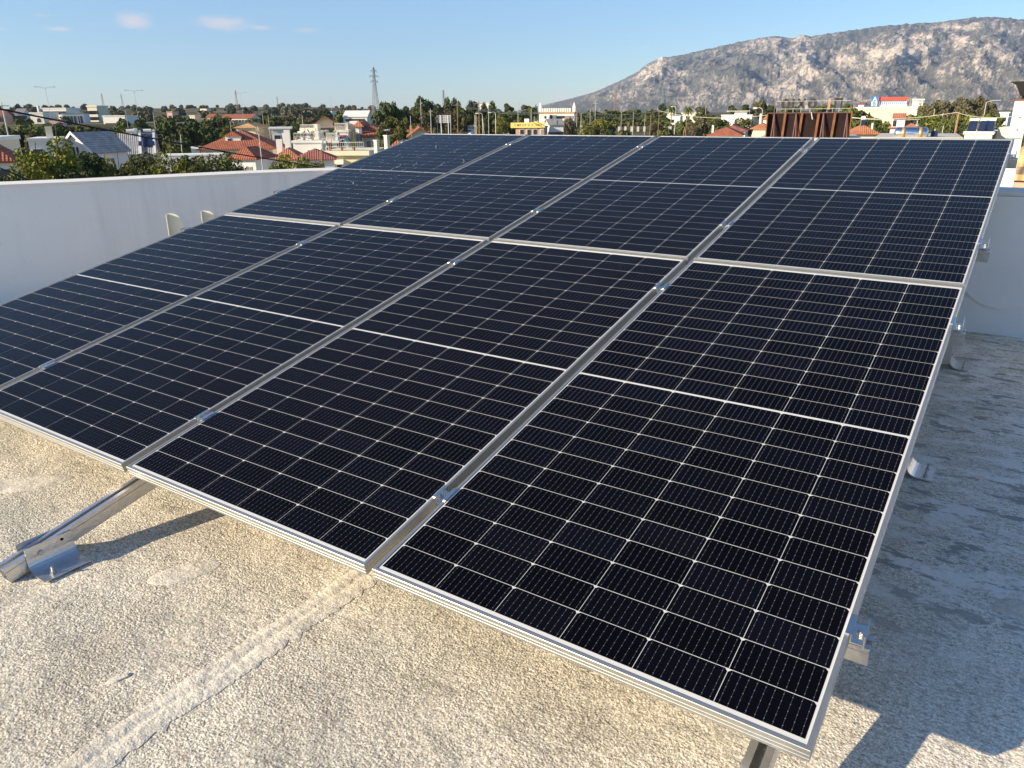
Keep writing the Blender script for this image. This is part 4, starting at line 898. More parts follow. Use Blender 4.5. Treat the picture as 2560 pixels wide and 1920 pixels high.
o, H, Wd, _ = house('hotel_building', 'white building with a crenellated parapet and small corner turrets', 'building', 1343, 1440, 283, 325, 12, -7, 'white_wall', 'flat', .5, 'tile_tan', [(.18, 1.0, .8, 1.0), (.34, .6, 1.2, 1.6), (.45, .6, 1.6, .7, 'shutter'), (.58, 1.0, 2.4, 1.4), (.70, 1.0, .9, 1.0), (.82, 1.0, 2.6, 1.4, 'shutter'), (.93, 1.0, 2.6, 1.4, 'shutter')], .3)
for k in range(13): addbox(o, 'merlon', 'white_wall', -Wd * .42 + k * Wd * .84 / 13, -Wd * .42 + k * Wd * .84 / 13 + Wd * .84 / 13 - .25, -.2, .1, H + .502, H + 1.9)
for s in (-.47, .49):
    tr = addbox(o, 'turret', 'white_wall', s * Wd - .6, s * Wd + .6, -.3, .9, H + .502, H + 2.4)
    b = MB(); b.add([(s * Wd - .6, -.3, H + 2.402), (s * Wd + .6, -.3, H + 2.402), (s * Wd + .6, .9, H + 2.402), (s * Wd - .6, .9, H + 2.402), (s * Wd, .3, H + 4.2)], [(0, 1, 4), (1, 2, 4), (2, 3, 4), (3, 0, 4), (3, 2, 1, 0)]); b.build('turret_roof', 'white_wall', tr)
# concrete pillared fences
def pfence(a, c, yt, D, n, lab, solid=()):
    p, q = at(a, yt, D), at(c, yt, D); z = min(terr(p.x, p.y), terr(q.x, q.y)); m = (p + q) / 2
    o = empty('pillar_fence', (m.x, m.y, z), (0, 0, math.atan2(q.y - p.y, q.x - p.x))); tag(o, lab, 'fence'); L_ = (q - p).length; h = m.z - z
    addbox(o, 'plinth', 'concrete', -L_ / 2, L_ / 2, -.12, .12, -1.5, h - 2.2)
    for k in range(n):
        x = -L_ / 2 + L_ * (k + .5) / n; ww = L_ / n * (.36 if k not in solid else .5)
        addbox(o, 'pillar', 'concrete', x - ww / 2, x + ww / 2, -.2, .2, h - 2.198, h)
    b = MB()
    for k in range(n * 9):
        x = -L_ / 2 + L_ * (k + .5) / (n * 9); b.bar((x, .02, h - 2.195), (x, .02, h - .25), .05)
    b.bar((-L_ / 2, .02, h - .4), (L_ / 2, .02, h - .4), .07); b.build('railings', 'black_metal', o)
pfence(1422, 1460, 314, 285, 3, 'short concrete pillared fence left of the round green bush', (0, 1, 2))
pfence(1540, 1748, 316, 285, 13, 'long concrete pillared fence with dark railings in front of the wood', (8, 11, 12))
house('house', 'white house among the palms behind the long pillared fence', 'house', 1664, 1704, 292, 380, 9, -8, 'white_wall', 'flat', .4, 'white_paint', [(.4, 1.2, 2, 1.4)], .3)
house('house', 'pale house with a thin flat roof right of the wood', 'house', 1702, 1772, 284, 420, 10, -8, 'pale_cream', 'flat', .5, 'pale_cream', wrow(3, .1, .9, 1.0, 2, 1.4), .5)
house('house', 'cream tower like block at the right end of the wood', 'house', 1667, 1684, 276, 450, 6, -10, 'cream', 'flat', .4, 'cream', (), .1)
o, H, Wd, _ = house('house', 'low house with a long red hipped roof above the third panel', 'house', 1768, 1856, 338, 138, 9, -4, 'white_wall', 'hip', 1.25, 'tile_red', (), .4)
addbox(o, 'chimney', 'white_paint', -Wd * .48, -Wd * .42, 3, 3.6, H, H + 1.5)
house('house', 'second red roof stepping up behind the long red hipped one', 'house', 1788, 1868, 327, 158, 9, -4, 'pale_cream', 'hip', 1.0, 'tile_brown', (), .4)
o, H, Wd, _ = house('house', 'house with orange roofs and a wide cream awning left of the rusty hoarding', 'house', 1874, 1930, 321, 116, 9, -6, 'white_wall', 'hip', .7, 'tile_orange', [(.3, 1.3, 1, 1.2)], .4)
b = MB(); b.add([(-Wd / 2, -.02, H - .3), (Wd / 2, -.02, H - .3), (Wd / 2, -1.3, H - 1.0), (-Wd / 2, -1.3, H - 1.0), (-Wd / 2, -.05, H - .36), (Wd / 2, -.05, H - .36), (Wd / 2, -1.3, H - 1.08), (-Wd / 2, -1.3, H - 1.08)], [(0, 1, 2, 3), (7, 6, 5, 4), (0, 4, 5, 1), (1, 5, 6, 2), (2, 6, 7, 3), (3, 7, 4, 0)]); b.build('awning', 'awning', o)
addbox(o, 'upper_storey', 'white_wall', -Wd * .05, Wd * .4, 3, 7, H + .2, H + 1.1); b = MB(); b.prism([(-Wd * .12, H + 1.1), (Wd * .15, H + 1.6), (Wd * .46, H + 1.1)], 'y', 2.8, 7.2); b.build('upper_roof', 'tile_orange', o)
addbox(o, 'chimney', 'white_paint', -Wd * .36, -Wd * .26, 4, 4.6, H + .3, H + 1.9)
o, H, Wd, _ = house('house', 'white modern house with a thin overhanging roof behind the awning house', 'house', 1800, 1884, 289, 290, 10, -6, 'white_wall', 'flat', .3, 'white_paint', [(.5, 2.6, 2.2, 1.6)], .2)
addbox(o, 'upper_roof', 'concrete', -Wd * .35, Wd * .4, 1, 8, H + 1.35, H + 1.6); addbox(o, 'upper_storey', 'pale_cream', -Wd * .1, Wd * .3, 2, 7, H + .31, H + 1.349)

# ---- rusty hoarding with letters seen from behind
pL, pR = at(1921, 283, 62), at(2128, 283, 62); m = (pL + pR) / 2; az = math.atan2(m.x - CAM.x, m.y - CAM.y); Wd = (pR - pL).length; zb = m.z - 2.9
o = empty('rusty_hoarding', (m.x, m.y, zb), (0, 0, -az)); tag(o, 'back of a rusty brown hoarding with braces and open letters along its top', 'hoarding')
H = 2.9
addbox(o, 'sheet', 'rust', -Wd / 2, Wd / 2, 0, .05, .2, H)
addbox(o, 'edge_post', 'rust_bar', -Wd / 2 - .07, -Wd / 2, -.3, .05, -.4, H + .02); addbox(o, 'edge_post', 'rust_bar', Wd / 2, Wd / 2 + .07, -.3, .05, -.4, H + .02)
for fx in (.205, .41, .61, .805):
    x = -Wd / 2 + fx * Wd; b = MB(); b.bar((x + .04, -.12, H), (x - .10, -.12, -.4), .1, .16); b.build('upright', 'rust_bar', o)
for fx in (.075, .345, .675, .955):
    x = -Wd / 2 + fx * Wd; b = MB(); b.bar((x, -.1, H - .02), (x - .14, -.95, -.4), .06); b.bar((x, -.1, H - .02), (x + .26, -.95, -.4), .06); b.bar((x - .10, -.7, .72), (x + .17, -.7, .72), .05); b.bar((x - .1, -.72, .7), (x + .16, -.95, -.2), .04); b.build('brace', 'rust_pink', o)
b = MB(); b.bar((-Wd / 2, -.08, .62), (Wd / 2, -.08, .62), .035); b.build('tie_rod', 'rust_pink', o)
addbox(o, 'top_rail', 'rust_pink', -Wd / 2 - .02, Wd / 2 + .1, -.04, .09, H + .003, H + .05)
# letter frame
b = MB()
for z in (H + .30, H + .82): b.bar((-Wd / 2 + .5, -.03, z), (Wd / 2 - .08, -.03, z), .025)
b.build('letter_rail', 'pale_pole', o)
for fx in (.07, .985): addbox(o, 'letter_post', 'rust_pink', -Wd / 2 + fx * Wd - .025, -Wd / 2 + fx * Wd + .025, -.06, -.01, H + .052, H + .86)
for fx in (.10, .205, .30, .395, .505, .71, .775, .85): addbox(o, 'letter_leg', 'pale_pole', -Wd / 2 + fx * Wd - .012, -Wd / 2 + fx * Wd + .012, -.05, -.025, H + .052, H + .36)
def ring_letter(cx, w_, z0, z1, y0=-.02, y1=.14, t=.19):
    b = MB(); n = 20; rings = []
    for yy in (y0, y1):
        rings.append([(cx + w_ / 2 * math.cos(2 * PI * k / n), yy, (z0 + z1) / 2 + (z1 - z0) / 2 * math.sin(2 * PI * k / n)) for k in range(n)])
    ins = [[(cx + (w_ / 2 - t) * math.cos(2 * PI * k / n), yy, (z0 + z1) / 2 + ((z1 - z0) / 2 - t) * math.sin(2 * PI * k / n)) for k in range(n)] for yy in (y0, y1)]
    vs = rings[0] + rings[1] + ins[1] + ins[0]; fs = []
    for r in range(4):
        for k in range(n):
            j = (k + 1) % n; fs.append((r * n + k, r * n + j, ((r + 1) % 4) * n + j, ((r + 1) % 4) * n + k))
    b.add(vs, fs); return b
mat('letter_back', (.055, .045, .04), .8, .1, .5, 6); mat('letter_edge', (.45, .24, .16), .8, .1, .3, 5)
X = lambda fx: -Wd / 2 + fx * Wd
z0, z1 = H + .24, H + 1.0
ring_letter(X(.205), .62, z0, z1).build('letter', 'letter_back', o)
b = MB(); b.bar((X(.290), .05, z0), (X(.296), .05, z1 - .02), .17, .16, (0, 1, 0)); b.build('letter', 'letter_back', o)
b = MB(); b.bar((X(.345), .05, z0), (X(.44), .05, z1 - .02), .15, .16, (0, 1, 0)); b.bar((X(.44), .055, z0), (X(.352), .055, z1 - .02), .15, .17, (0, 1, 0)); b.build('letter', 'letter_back', o)
ring_letter(X(.527), .62, z0, z1).build('letter', 'letter_back', o)
b = MB(); b.bar((X(.725), .05, z0), (X(.727), .05, z1), .17, .16, (0, 1, 0)); b.build('letter', 'letter_edge', o)
b = MB(); b.prism([(X(.785), z0), (X(.785) + .14, z0), (X(.785) + .14, z1 - .16), (X(.86) - .0, z1 - .16), (X(.86), z0), (X(.86) + .14, z0), (X(.86) + .14, z1), (X(.785), z1)], 'y', -.02, .14); b.build('letter', 'letter_back', o)
b = MB(); b.tube([(X(.525), -.06, H + .06), (X(.55), -.35, H - .42)], .035, 8); b.build('lamp_arm', 'pale_pole', o)
# building that carries the hoarding
house('house', 'flat roofed house carrying the rusty hoarding', 'house', 1900, 2150, 352, 61, 9, 0, 'concrete', 'flat', .2, 'concrete', (), .1)

# ---- supermarket
o, H, Wd, _ = house('store_building', 'long white store with a red roof canopy and a blue square sign, below the mountain', 'store', 2128, 2312, 270, 285, 16, 4, 'cream', 'flat', .35, 'white_paint', (), .1)
K = Wd / 184.0
def sx_(px): return -Wd / 2 + (px - 2128) * K
can = addbox(o, 'red_canopy', 'red_paint', sx_(2196), sx_(2271), 1.0, 6, H + 2.2 , H + 3.3)
gl = addbox(o, 'glazed_front', 'pipe_blue', sx_(2199), sx_(2268), 1.4, 5.8, H + .36, H + 2.199)
for k in range(14):
    x = sx_(2199) + (sx_(2268) - sx_(2199)) * k / 13; addbox(gl, 'mullion', 'white_paint', x - .09, x + .09, 1.25, 1.39, H + .36, H + 2.19)
addbox(gl, 'sill_band', 'pale_cream', sx_(2196), sx_(2271), 1.1, 1.24, H + .36, H + .95)
sg = addbox(o, 'blue_sign', 'blue_paint', sx_(2175), sx_(2192.5), .3, .6, H + .55, H + 3.55)
addbox(o, 'sign_leg', 'pipe_blue', sx_(2178), sx_(2179), .35, .55, H + .36, H + .549); addbox(o, 'sign_leg', 'pipe_blue', sx_(2188), sx_(2189), .35, .55, H + .36, H + .549)
words('A', 1.75, 'white_paint', sg, (sx_(2184), .28, H + 2.15), name='sign_letter', ext=.01, bold=.05)
addbox(sg, 'sign_panel', 'white_paint', sx_(2176), sx_(2191.5), .25, .299, H + .65, H + 2.0)
words('B', 1.5, 'blue_paint', sg, (sx_(2184), .23, H + .8), name='sign_letter', ext=.01, bold=.05)
st = addbox(o, 'stair_tower', 'pale_cream', sx_(2285), sx_(2310), -.6, 5, 0, H + 2.2); addbox(st, 'tower_roof', 'white_paint', sx_(2283), sx_(2313), -.9, 5.2, H + 2.202, H + 2.6)
b = MB()
for k in range(5): b.box(sx_(2300), sx_(2307), -.7, -.62, H + 1.6 - k * 1.0, H + 2.0 - k * 1.0)
b = MB(); b.box(sx_(2299.5), sx_(2306.5), -.66, -.61, H - 2.6, H + 1.9); lw = b.build('louvre_window', 'shutter', st)
for k in range(6): addbox(lw, 'louvre_bar', 'white_paint', sx_(2299), sx_(2307), -.72, -.661, H - 2.4 + k * .75, H - 2.2 + k * .75)
addbox(o, 'drainpipe', 'grey_wall', sx_(2250.5), sx_(2251.5), -.12, -.02, 0, H - .5)
house('church_building', 'small white building with a red sign, left of the blue square sign', 'building', 2142, 2164, 262, 420, 8, -10, 'white_wall', 'gable_x', 1.0, 'tile_brown', (), .2)

# ---- right
o, H, Wd, _ = house('house', 'pale house with a low orange roof directly right of the rusty hoarding', 'house', 2126, 2198, 334, 108, 7, 6, 'pale_cream', 'hip', .95, 'tile_orange', [(.2, .7, .7, .9, 'shutter'), (.5, .7, .9, .9, 'shutter')], .5)
ch = addbox(o, 'chimney', 'white_paint', Wd * .36, Wd * .42, 2, 2.5, H + .2, H + 1.2)
addbox(o, 'solar_collector', 'collector', -Wd * .12, Wd * .08, 2.6, 3.4, H + .75, H + 1.6); b = MB(); b.tube([(-Wd * .1, 3.6, H + 1.75), (Wd * .08, 3.6, H + 1.75)], .25, 8); b.build('water_tank', 'white_paint', o)
o, H, Wd, _ = house('house', 'white house with a bright orange red hipped roof and a red rooftop box', 'house', 2226, 2292, 319, 122, 8, 0, 'white_wall', 'hip', 1.15, 'tile_orange', (), .3)
ub = addbox(o, 'upper_storey', 'white_wall', -Wd * .46, Wd * .02, -.2, 3, H - .1, H + 1.15); addbox(ub, 'upper_roof', 'tile_brown', -Wd * .48, Wd * .04, -.6, 3.2, H + 1.152, H + 1.85); addbox(ub, 'window', 'dark_glass', -Wd * .43, -Wd * .3, -.24, -.19, H + .15, H + 1.0)
addbox(o, 'chimney', 'white_paint', Wd * .44, Wd * .5, 1, 1.5, H, H + .9)
# boiler on the next roof
o2, H2, W2, _ = house('house', 'flat grey roofed house under the big silver water tank', 'house', 2190, 2400, 352, 40, 7, 0, 'concrete', 'flat', .15, 'concrete', (), .1)
pL, pR = at(2235, 333, 40.6), at(2321, 333, 40.6); m = (pL + pR) / 2; rr = 12.5 / F * 40.6; L_ = (pR - pL).length
o = empty('solar_water_heater', (m.x, m.y, m.z - rr - .25), (0, 0, math.atan2(pR.y - pL.y, pR.x - pL.x))); tag(o, 'shiny silver cylindrical water tank with two copper brown straps and a dark collector', 'water heater')
b = MB(); prof = [(-L_ / 2, .3), (-L_ / 2 + .05, .85), (-L_ / 2 + .14, 1), (L_ / 2 - .14, 1), (L_ / 2 - .05, .85), (L_ / 2, .3)]
b.loft([[(x, k * rr * math.cos(2 * PI * i / 24), rr + .25 + k * rr * math.sin(2 * PI * i / 24)) for i in range(24)] for x, k in prof]); b.build('tank', 'stainless', o, True)
for fx in (-.22, .28):
    b = MB(); b.loft([[(fx * L_ + s, rr * q * math.cos(2 * PI * i / 24), rr + .25 + rr * q * math.sin(2 * PI * i / 24)) for i in range(24)] for s, q in ((-.08, 1.001), (-.08, 1.012), (.08, 1.012), (.08, 1.001))], cap=False); b.build('strap', 'copper_strap', o, True)
addbox(o, 'stand', 'pale_pole', -L_ * .42, L_ * .42, -.1, .1, -.1, .27)
b = MB(); b.add([(L_ / 2 + .05, -.3, -.1), (L_ / 2 + .34, -.3, -.1), (L_ / 2 + .4, .3, .62), (L_ / 2 + .12, .3, .62), (L_ / 2 + .05, -.26, -.14), (L_ / 2 + .34, -.26, -.14), (L_ / 2 + .4, .34, .58), (L_ / 2 + .12, .34, .58)], [(0, 1, 2, 3), (7, 6, 5, 4), (0, 4, 5, 1), (1, 5, 6, 2), (2, 6, 7, 3), (3, 7, 4, 0)]); b.build('collector_panel', 'collector', o)
# cream building with three collectors
o, H, Wd, _ = house('house', 'cream building with three rooftop water collectors left of the white post', 'house', 2403, 2490, 336, 62, 6, -4, 'pale_cream', 'flat', .18, 'white_paint', (), .1)
for fx in (.2, .6, .82):
    x = -Wd / 2 + fx * Wd; b = MB(); b.add([(x - .28, .3, H + .2), (x + .28, .3, H + .2), (x + .24, .9, H + .85), (x - .22, .9, H + .85), (x - .28, .36, H + .19), (x + .28, .36, H + .19), (x + .24, .96, H + .84), (x - .22, .96, H + .84)], [(0, 1, 2, 3), (7, 6, 5, 4), (0, 4, 5, 1), (1, 5, 6, 2), (2, 6, 7, 3), (3, 7, 4, 0)]); c = b.build('solar_collector', 'collector', o)
    b = MB(); b.tube([(x - .26, 1.05, H + .9), (x + .3, 1.05, H + .9)], .12, 10); b.build('water_tank', 'white_paint', c)
addbox(o, 'parapet', 'pale_cream', -Wd / 2 + .1, Wd / 2, 1.4, 1.5, H + .182, H + .62)
house('house', 'taller plain cream block adjoining the collector building at right', 'house', 2486, 2534, 323, 63, 6, -4, 'cream', 'flat', .1, 'pale_cream', (), .05)
house('house', 'small far white building with thin roof behind the white post', 'house', 2496, 2528, 283, 330, 9, -8, 'white_wall', 'flat', .4, 'white_paint', [(.4, 1.4, 2, 1.4)], .4)
house('garden_kiosk', 'tiny cream hipped roof just above the panel edge near the wooden pole', 'kiosk', 2368, 2392, 345, 70, 1.5, 0, 'cream', 'hip', .25, 'awning', (), .1)
o, H, Wd, _ = house('house', 'house with an orange tile roof edge at the far right behind the rear wall', 'house', 2544, 2640, 420, 24, 6, 0, 'pale_cream', 'hip', .9, 'tile_tan', [(.2, .4, .5, .6)], .3)
house('house', 'brown brick outbuilding below the orange tile roof at the right edge', 'house', 2535, 2640, 452, 19, 2.5, 0, 'brick_wall', 'flat', .12, 'tile_tan', (), .1)

# ------------------------------------------------------------------ trees
def leaf_cloud(lobes, n, size, flat=0.0, up=0.0):
    vs, fs = [], []; wts = np.array([l[3] ** 2 for l in lobes]); wts /= wts.sum()
    ids = rng.choice(len(lobes), n, p=wts)
    for i in range(n):
        cx, cy, cz, r, sq = lobes[ids[i]]
        d = rng.normal(size=3); d /= np.linalg.norm(d); rad = r * (rng.uniform(.55, 1.0) ** .6)
        p = Vector((cx + d[0] * rad, cy + d[1] * rad, cz + d[2] * rad * sq))
        nrm = Vector(d) * .7 + Vector(rng.normal(size=3)) * .75; nrm.z += up; nrm.normalize()
        t = nrm.orthogonal().normalized(); t.rotate(Matrix.Rotation(rng.uniform(0, 6.28), 3, nrm)); bt = nrm.cross(t)
        s = size * rng.uniform(.55, 1.25); k = len(vs)
        vs += [p - t * s - bt * s * .55, p + t * s * .9 - bt * s * .6, p + t * s * 1.05 + bt * s * .5, p - t * s * .8 + bt * s * .6]
        fs.append((k, k + 1, k + 2, k + 3))
    return vs, fs
def crown_obj(lobes, n, size, m, parent, up=0.0, name='crown'):
    vs, fs = leaf_cloud(lobes, n, size, up=up); A = np.array([tuple(v) for v in vs]); rad = np.percentile(np.hypot(A[:, 0], A[:, 1]), 96); zt = np.percentile(A[:, 2], 99.3); zb_ = A[:, 2].min()
    A[:, :2] *= .5 / rad; A[:, 2] = (A[:, 2] - zb_) / (zt - zb_); vs = A.tolist(); me = bpy.data.meshes.new(name); me.from_pydata([tuple(v) for v in vs], [], fs); me.update(); me.materials.append(MATS[m])
    o = bpy.data.objects.new(name, me); COL.objects.link(o); o.parent = parent; return o
def trunk_obj(parent, top=.5, r=.03, limbs=5):
    b = MB(); b.tube([(0, 0, -.1), (.01, .005, top * .5), (0, 0, top)], r, 7, r * .6)
    for k in range(limbs):
        a = 2 * PI * k / limbs + random.random(); z = top * (.6 + .4 * random.random()); L_ = .22 + .12 * random.random()
        b.tube([(0, 0, z), (math.cos(a) * L_ * .5, math.sin(a) * L_ * .5, z + .1), (math.cos(a) * L_, math.sin(a) * L_, z + .24)], r * .5, 5, r * .15)
    return b.build('trunk', 'bark', parent)
PROTO = {}
def lobes_round(n, rx, z0, z1, lr):
    out = []
    for k in range(n):
        for _ in range(60):
            p = rng.uniform(-1, 1, 3)
            if p @ p < 1: break
        out.append((p[0] * rx, p[1] * rx, (z0 + z1) / 2 + p[2] * (z1 - z0) / 2, lr * rng.uniform(.65, 1.25), .8))
    return out
def proto_tree(key, m, n, size, kind, seed):
    global rng
    rng = np.random.default_rng(seed); random.seed(seed)
    o = empty('tree'); COL.objects.unlink(o)
    if kind == 'broad': lb = lobes_round(16, .34, .3, .86, .16)
    elif kind == 'dome': lb = [(math.cos(a_) * r_q * .42, math.sin(a_) * r_q * .42, zq * (1 - .38 * r_q ** 2.5) + rng.uniform(-.05, .05), .12 * rng.uniform(.6, 1.3), .8) for a_, r_q, zq in [(rng.uniform(0, 6.28), math.sqrt(rng.uniform(0, 1)), rng.uniform(.15, .9) ** .6) for _ in range(46)]]
    elif kind == 'bush': lb = lobes_round(14, .40, .12, .82, .19)
    elif kind == 'tall': lb = lobes_round(20, .34, .18, .92, .13)
    elif kind == 'pine': lb = [(l[0], l[1], l[2], l[3], .6) for l in lobes_round(15, .36, .35, .88, .17)]
    elif kind == 'spiky':
        lb = []
        for k in range(34):
            t = k / 33; r = .34 * (1 - t) ** .75 + .02; a = k * 2.4
            lb.append((math.cos(a) * r * .75, math.sin(a) * r * .75, .18 + .80 * t, .075 + .07 * (1 - t), 1.1))
    elif kind == 'cypress': lb = [(rng.normal() * .06, rng.normal() * .06, .1 + .88 * k / 17, .30 * (1 - (k / 17) ** 2.2) + .05, .5) for k in range(18)]
    elif kind == 'eucalyptus':
        lb = [(l[0], l[1], l[2], l[3], 1.1) for l in lobes_round(22, .38, .32, .92, .11)]
    if kind == 'palm':
        b = MB()
        for k in range(26):
            a = k * 2.4; dr = .9 - 1.5 * (k / 26); pts = []
            for i in range(6):
                t = i / 5; pts.append((math.cos(a) * .42 * t, math.sin(a) * .42 * t, .8 + .2 * math.sin(PI * t * .8) * dr + (.18 * dr - .12) * t * t))
            for i in range(5):
                p, q = Vector(pts[i]), Vector(pts[i + 1]); w_ = .045 * math.sin(PI * (i + .7) / 6)
                sd = Vector((-math.sin(a), math.cos(a), 0))
                for s in (-1, 1):
                    kk = len(b.v); b.add([p, q, q + sd * s * w_ * 1.3 + Vector((0, 0, -.035)), p + sd * s * w_ * 1.3 + Vector((0, 0, -.035))], [(0, 1, 2, 3)])
        b.build('crown', m, o); b = MB(); b.tube([(0, 0, -.1), (.01, 0, .4), (0, 0, .82)], .04, 8, .03); b.build('trunk', 'wood_pole', o)
    else:
        crown_obj(lb, n, size, m, o); trunk_obj(o, .55 if kind not in ('cypress', 'spiky') else .85, .028, 5 if kind not in ('cypress', 'spiky') else 0)
    PROTO[key] = o
proto_tree('olive', 'leaf_olive', 2600, .030, 'broad', 1)
proto_tree('olive2', 'leaf_olive', 2600, .030, 'bush', 2)
proto_tree('bright', 'leaf_bright', 3200, .024, 'bush', 3)
proto_tree('brighttall', 'leaf_bright', 3600, .022, 'tall', 4)
proto_tree('dark', 'leaf_dark', 2600, .030, 'broad', 5)
proto_tree('dome_olive', 'leaf_olive', 6500, .018, 'dome', 31)
proto_tree('dome_bright', 'leaf_bright', 6500, .018, 'dome', 32)
proto_tree('dome_dark', 'leaf_dark', 6000, .020, 'dome', 33)
proto_tree('dome_tall', 'leaf_bright', 4600, .018, 'tall', 34)
proto_tree('pine', 'leaf_pine', 2600, .030, 'pine', 6)
proto_tree('pine2', 'leaf_dark', 2600, .030, 'pine', 7)
proto_tree('spiky', 'leaf_pine', 2400, .026, 'spiky', 8)
proto_tree('cypress', 'leaf_dark', 1500, .035, 'cypress', 9)
proto_tree('autumn', 'leaf_autumn', 2600, .024, 'tall', 10)
proto_tree('gum', 'leaf_dusty', 3200, .024, 'eucalyptus', 11)
proto_tree('palm', 'leaf_olive', 0, 0, 'palm', 12)
USED = {}
KH = dict(dome=.85, olive=1.0, olive2=.8, bright=.8, dark=1.0, pine=.85, pine2=.85, spiky=2.4, cypress=5, gum=1.1, autumn=1.5, brighttall=1.4, palm=.7)
TH_ = dict(spiky=.85, cypress=.85, palm=.82)
def tree(key, px, ytop, D, wpx, label, name='tree', cat='tree', group=None, zb=None):
    src = PROTO[key]; p = at(px, ytop, D); z = terr(p.x, p.y) if zb is None else zb; H = max(1.0, p.z - z); wpx = wpx * (1.9 if key == 'spiky' else 1.35 if key.startswith('dome') else 1.15)
    d = ray(px, ytop); depth = D / math.hypot(d.x, d.y); Wm = wpx / F * depth
    if key in USED: o = copy_tree(src)
    else:
        o = src; COL.objects.link(o); USED[key] = 1
    o.name = name; o.location = (p.x, p.y, z); hc = min(H, max(Wm * KH.get(key.split('_')[0], 1.0), H * (.3 if key.startswith('dome') else .5)))
    for ch in o.children:
        if key == 'palm': ch.scale = (Wm, Wm, H)
        elif ch.name.startswith('crown'): ch.scale = (Wm, Wm, hc); ch.location = (0, 0, H - hc)
        else: ch.scale = (Wm, Wm, max(.4, (H - hc * .35)) / (TH_.get(key.split('_')[0], .65)))
    o.rotation_euler = (0, 0, (px * 1.7) % 6.28)
    tag(o, label, cat, group); return o
T = tree
# near row beyond the left parapet
g = 'trees beyond the left parapet'
T('dome_bright', 112, 352, 40, 150, 'tall yellow green tree in front of the pale chimney house, leftmost of the near row', group=g)
T('dome_dark', 165, 380, 44, 120, 'dark leafy tree right beside the tall yellow green one', group=g)
T('dome_bright', 50, 400, 36, 95, 'low yellow bush at the foot of the tallest near tree', 'bush', 'bush', g)
T('autumn', 108, 392, 39.0, 60, 'reddish tinged thin tree between the yellow green tree and the dark one', group=g)
T('dome_olive', 232, 393, 46, 95, 'rounded green tree below the grey gable', group=g)
T('dome_bright', 287, 401, 43, 80, 'small yellow green bush between the two rounded green trees', 'bush', 'bush', g)
T('dome_olive', 352, 388, 47, 100, 'wide green tree below the solar collector wing', group=g)
T('dome_bright', 420, 386, 45, 90, 'light green feathery tree at the middle of the near row', group=g)
T('dome_dark', 470, 392, 50, 70, 'dark gap filling tree right of the light green feathery one', group=g)
T('dome_olive', 540, 388, 46, 105, 'last broad green tree of the near row, left of the shuttered house', group=g)
T('dome_olive', 500, 402, 44, 60, 'small olive tree wedged before the last broad green tree', group=g)
T('dome_dark', 190, 425, 38, 90, 'dark low shrub just over the parapet below the grey gable', 'bush', 'bush', g)
T('dome_dark', 330, 428, 38, 100, 'dark low shrub just over the parapet below the collectors', 'bush', 'bush', g)
T('dome_dark', 30, 440, 33, 70, 'dark low shrub in the left corner over the parapet', 'bush', 'bush', g)
T('dome_bright', 715, 392, 60, 95, 'yellow green tree under the orange pyramid roof', group=g)
T('dome_bright', 775, 396, 62, 75, 'sunlit yellow green tree beside the grey walled house', group=g)
T('dome_olive', 690, 408, 57, 50, 'darker bush at the left foot of the sunlit trees', 'bush', 'bush', g)
# mid belt on the left
g = 'dark trees of the left belt'
belt = [('olive', 118, 308, 280, 30, 'olive tree before the low red walled shed'), ('dark', 148, 307, 285, 34, 'dark tree before the low red walled shed'), ('dark', 20, 318, 150, 70, 'dark tree at the left edge below the pink roofed hall'), ('olive', 70, 316, 155, 70, 'olive tree above the cream arched house'), ('dark', 125, 318, 160, 60, 'dark tree touching the cream chimney'), ('pine', 165, 322, 165, 70, 'pine right of the cream chimney'),
 ('olive', 215, 318, 170, 70, 'olive tree above the grey gable peak'), ('pine2', 265, 321, 160, 66, 'dark pine above the grey ridge'), ('olive', 318, 318, 165, 70, 'olive tree above the solar collectors'), ('gum', 180, 336, 120, 80, 'dusty brown tree touching the grey gable from behind'), ('gum', 85, 334, 115, 50, 'dusty dome shaped tree behind the pale chimney house')]
for k, px, yt, D, w_, lab in belt: T(k, px, yt, D, w_, lab, group=g)
g = 'dark pines behind the villa'
for k, px, yt, D, w_, lab in [('pine', 350, 300, 200, 40, 'small pine left of the pine grove'), ('pine', 425, 301, 150, 70, 'broad pine at the left of the pine grove'), ('pine2', 490, 300, 150, 75, 'biggest dark pine of the grove above the villa roof'), ('pine', 462, 318, 140, 60, 'lower pine in the middle of the grove'), ('pine2', 400, 325, 138, 50, 'dark low pine at the left foot of the grove'), ('pine', 545, 300, 170, 55, 'pine left of the arched beige house'), ('olive', 575, 315, 160, 40, 'olive tree touching the arched beige house'), ('pine2', 520, 322, 145, 50, 'dark pine right above the villa ridge'), ('olive', 440, 345, 128, 70, 'olive shrub at the lower edge of the grove')]:
    T(k, px, yt, D, w_, lab, group=g)
g = 'trees of the middle distance'
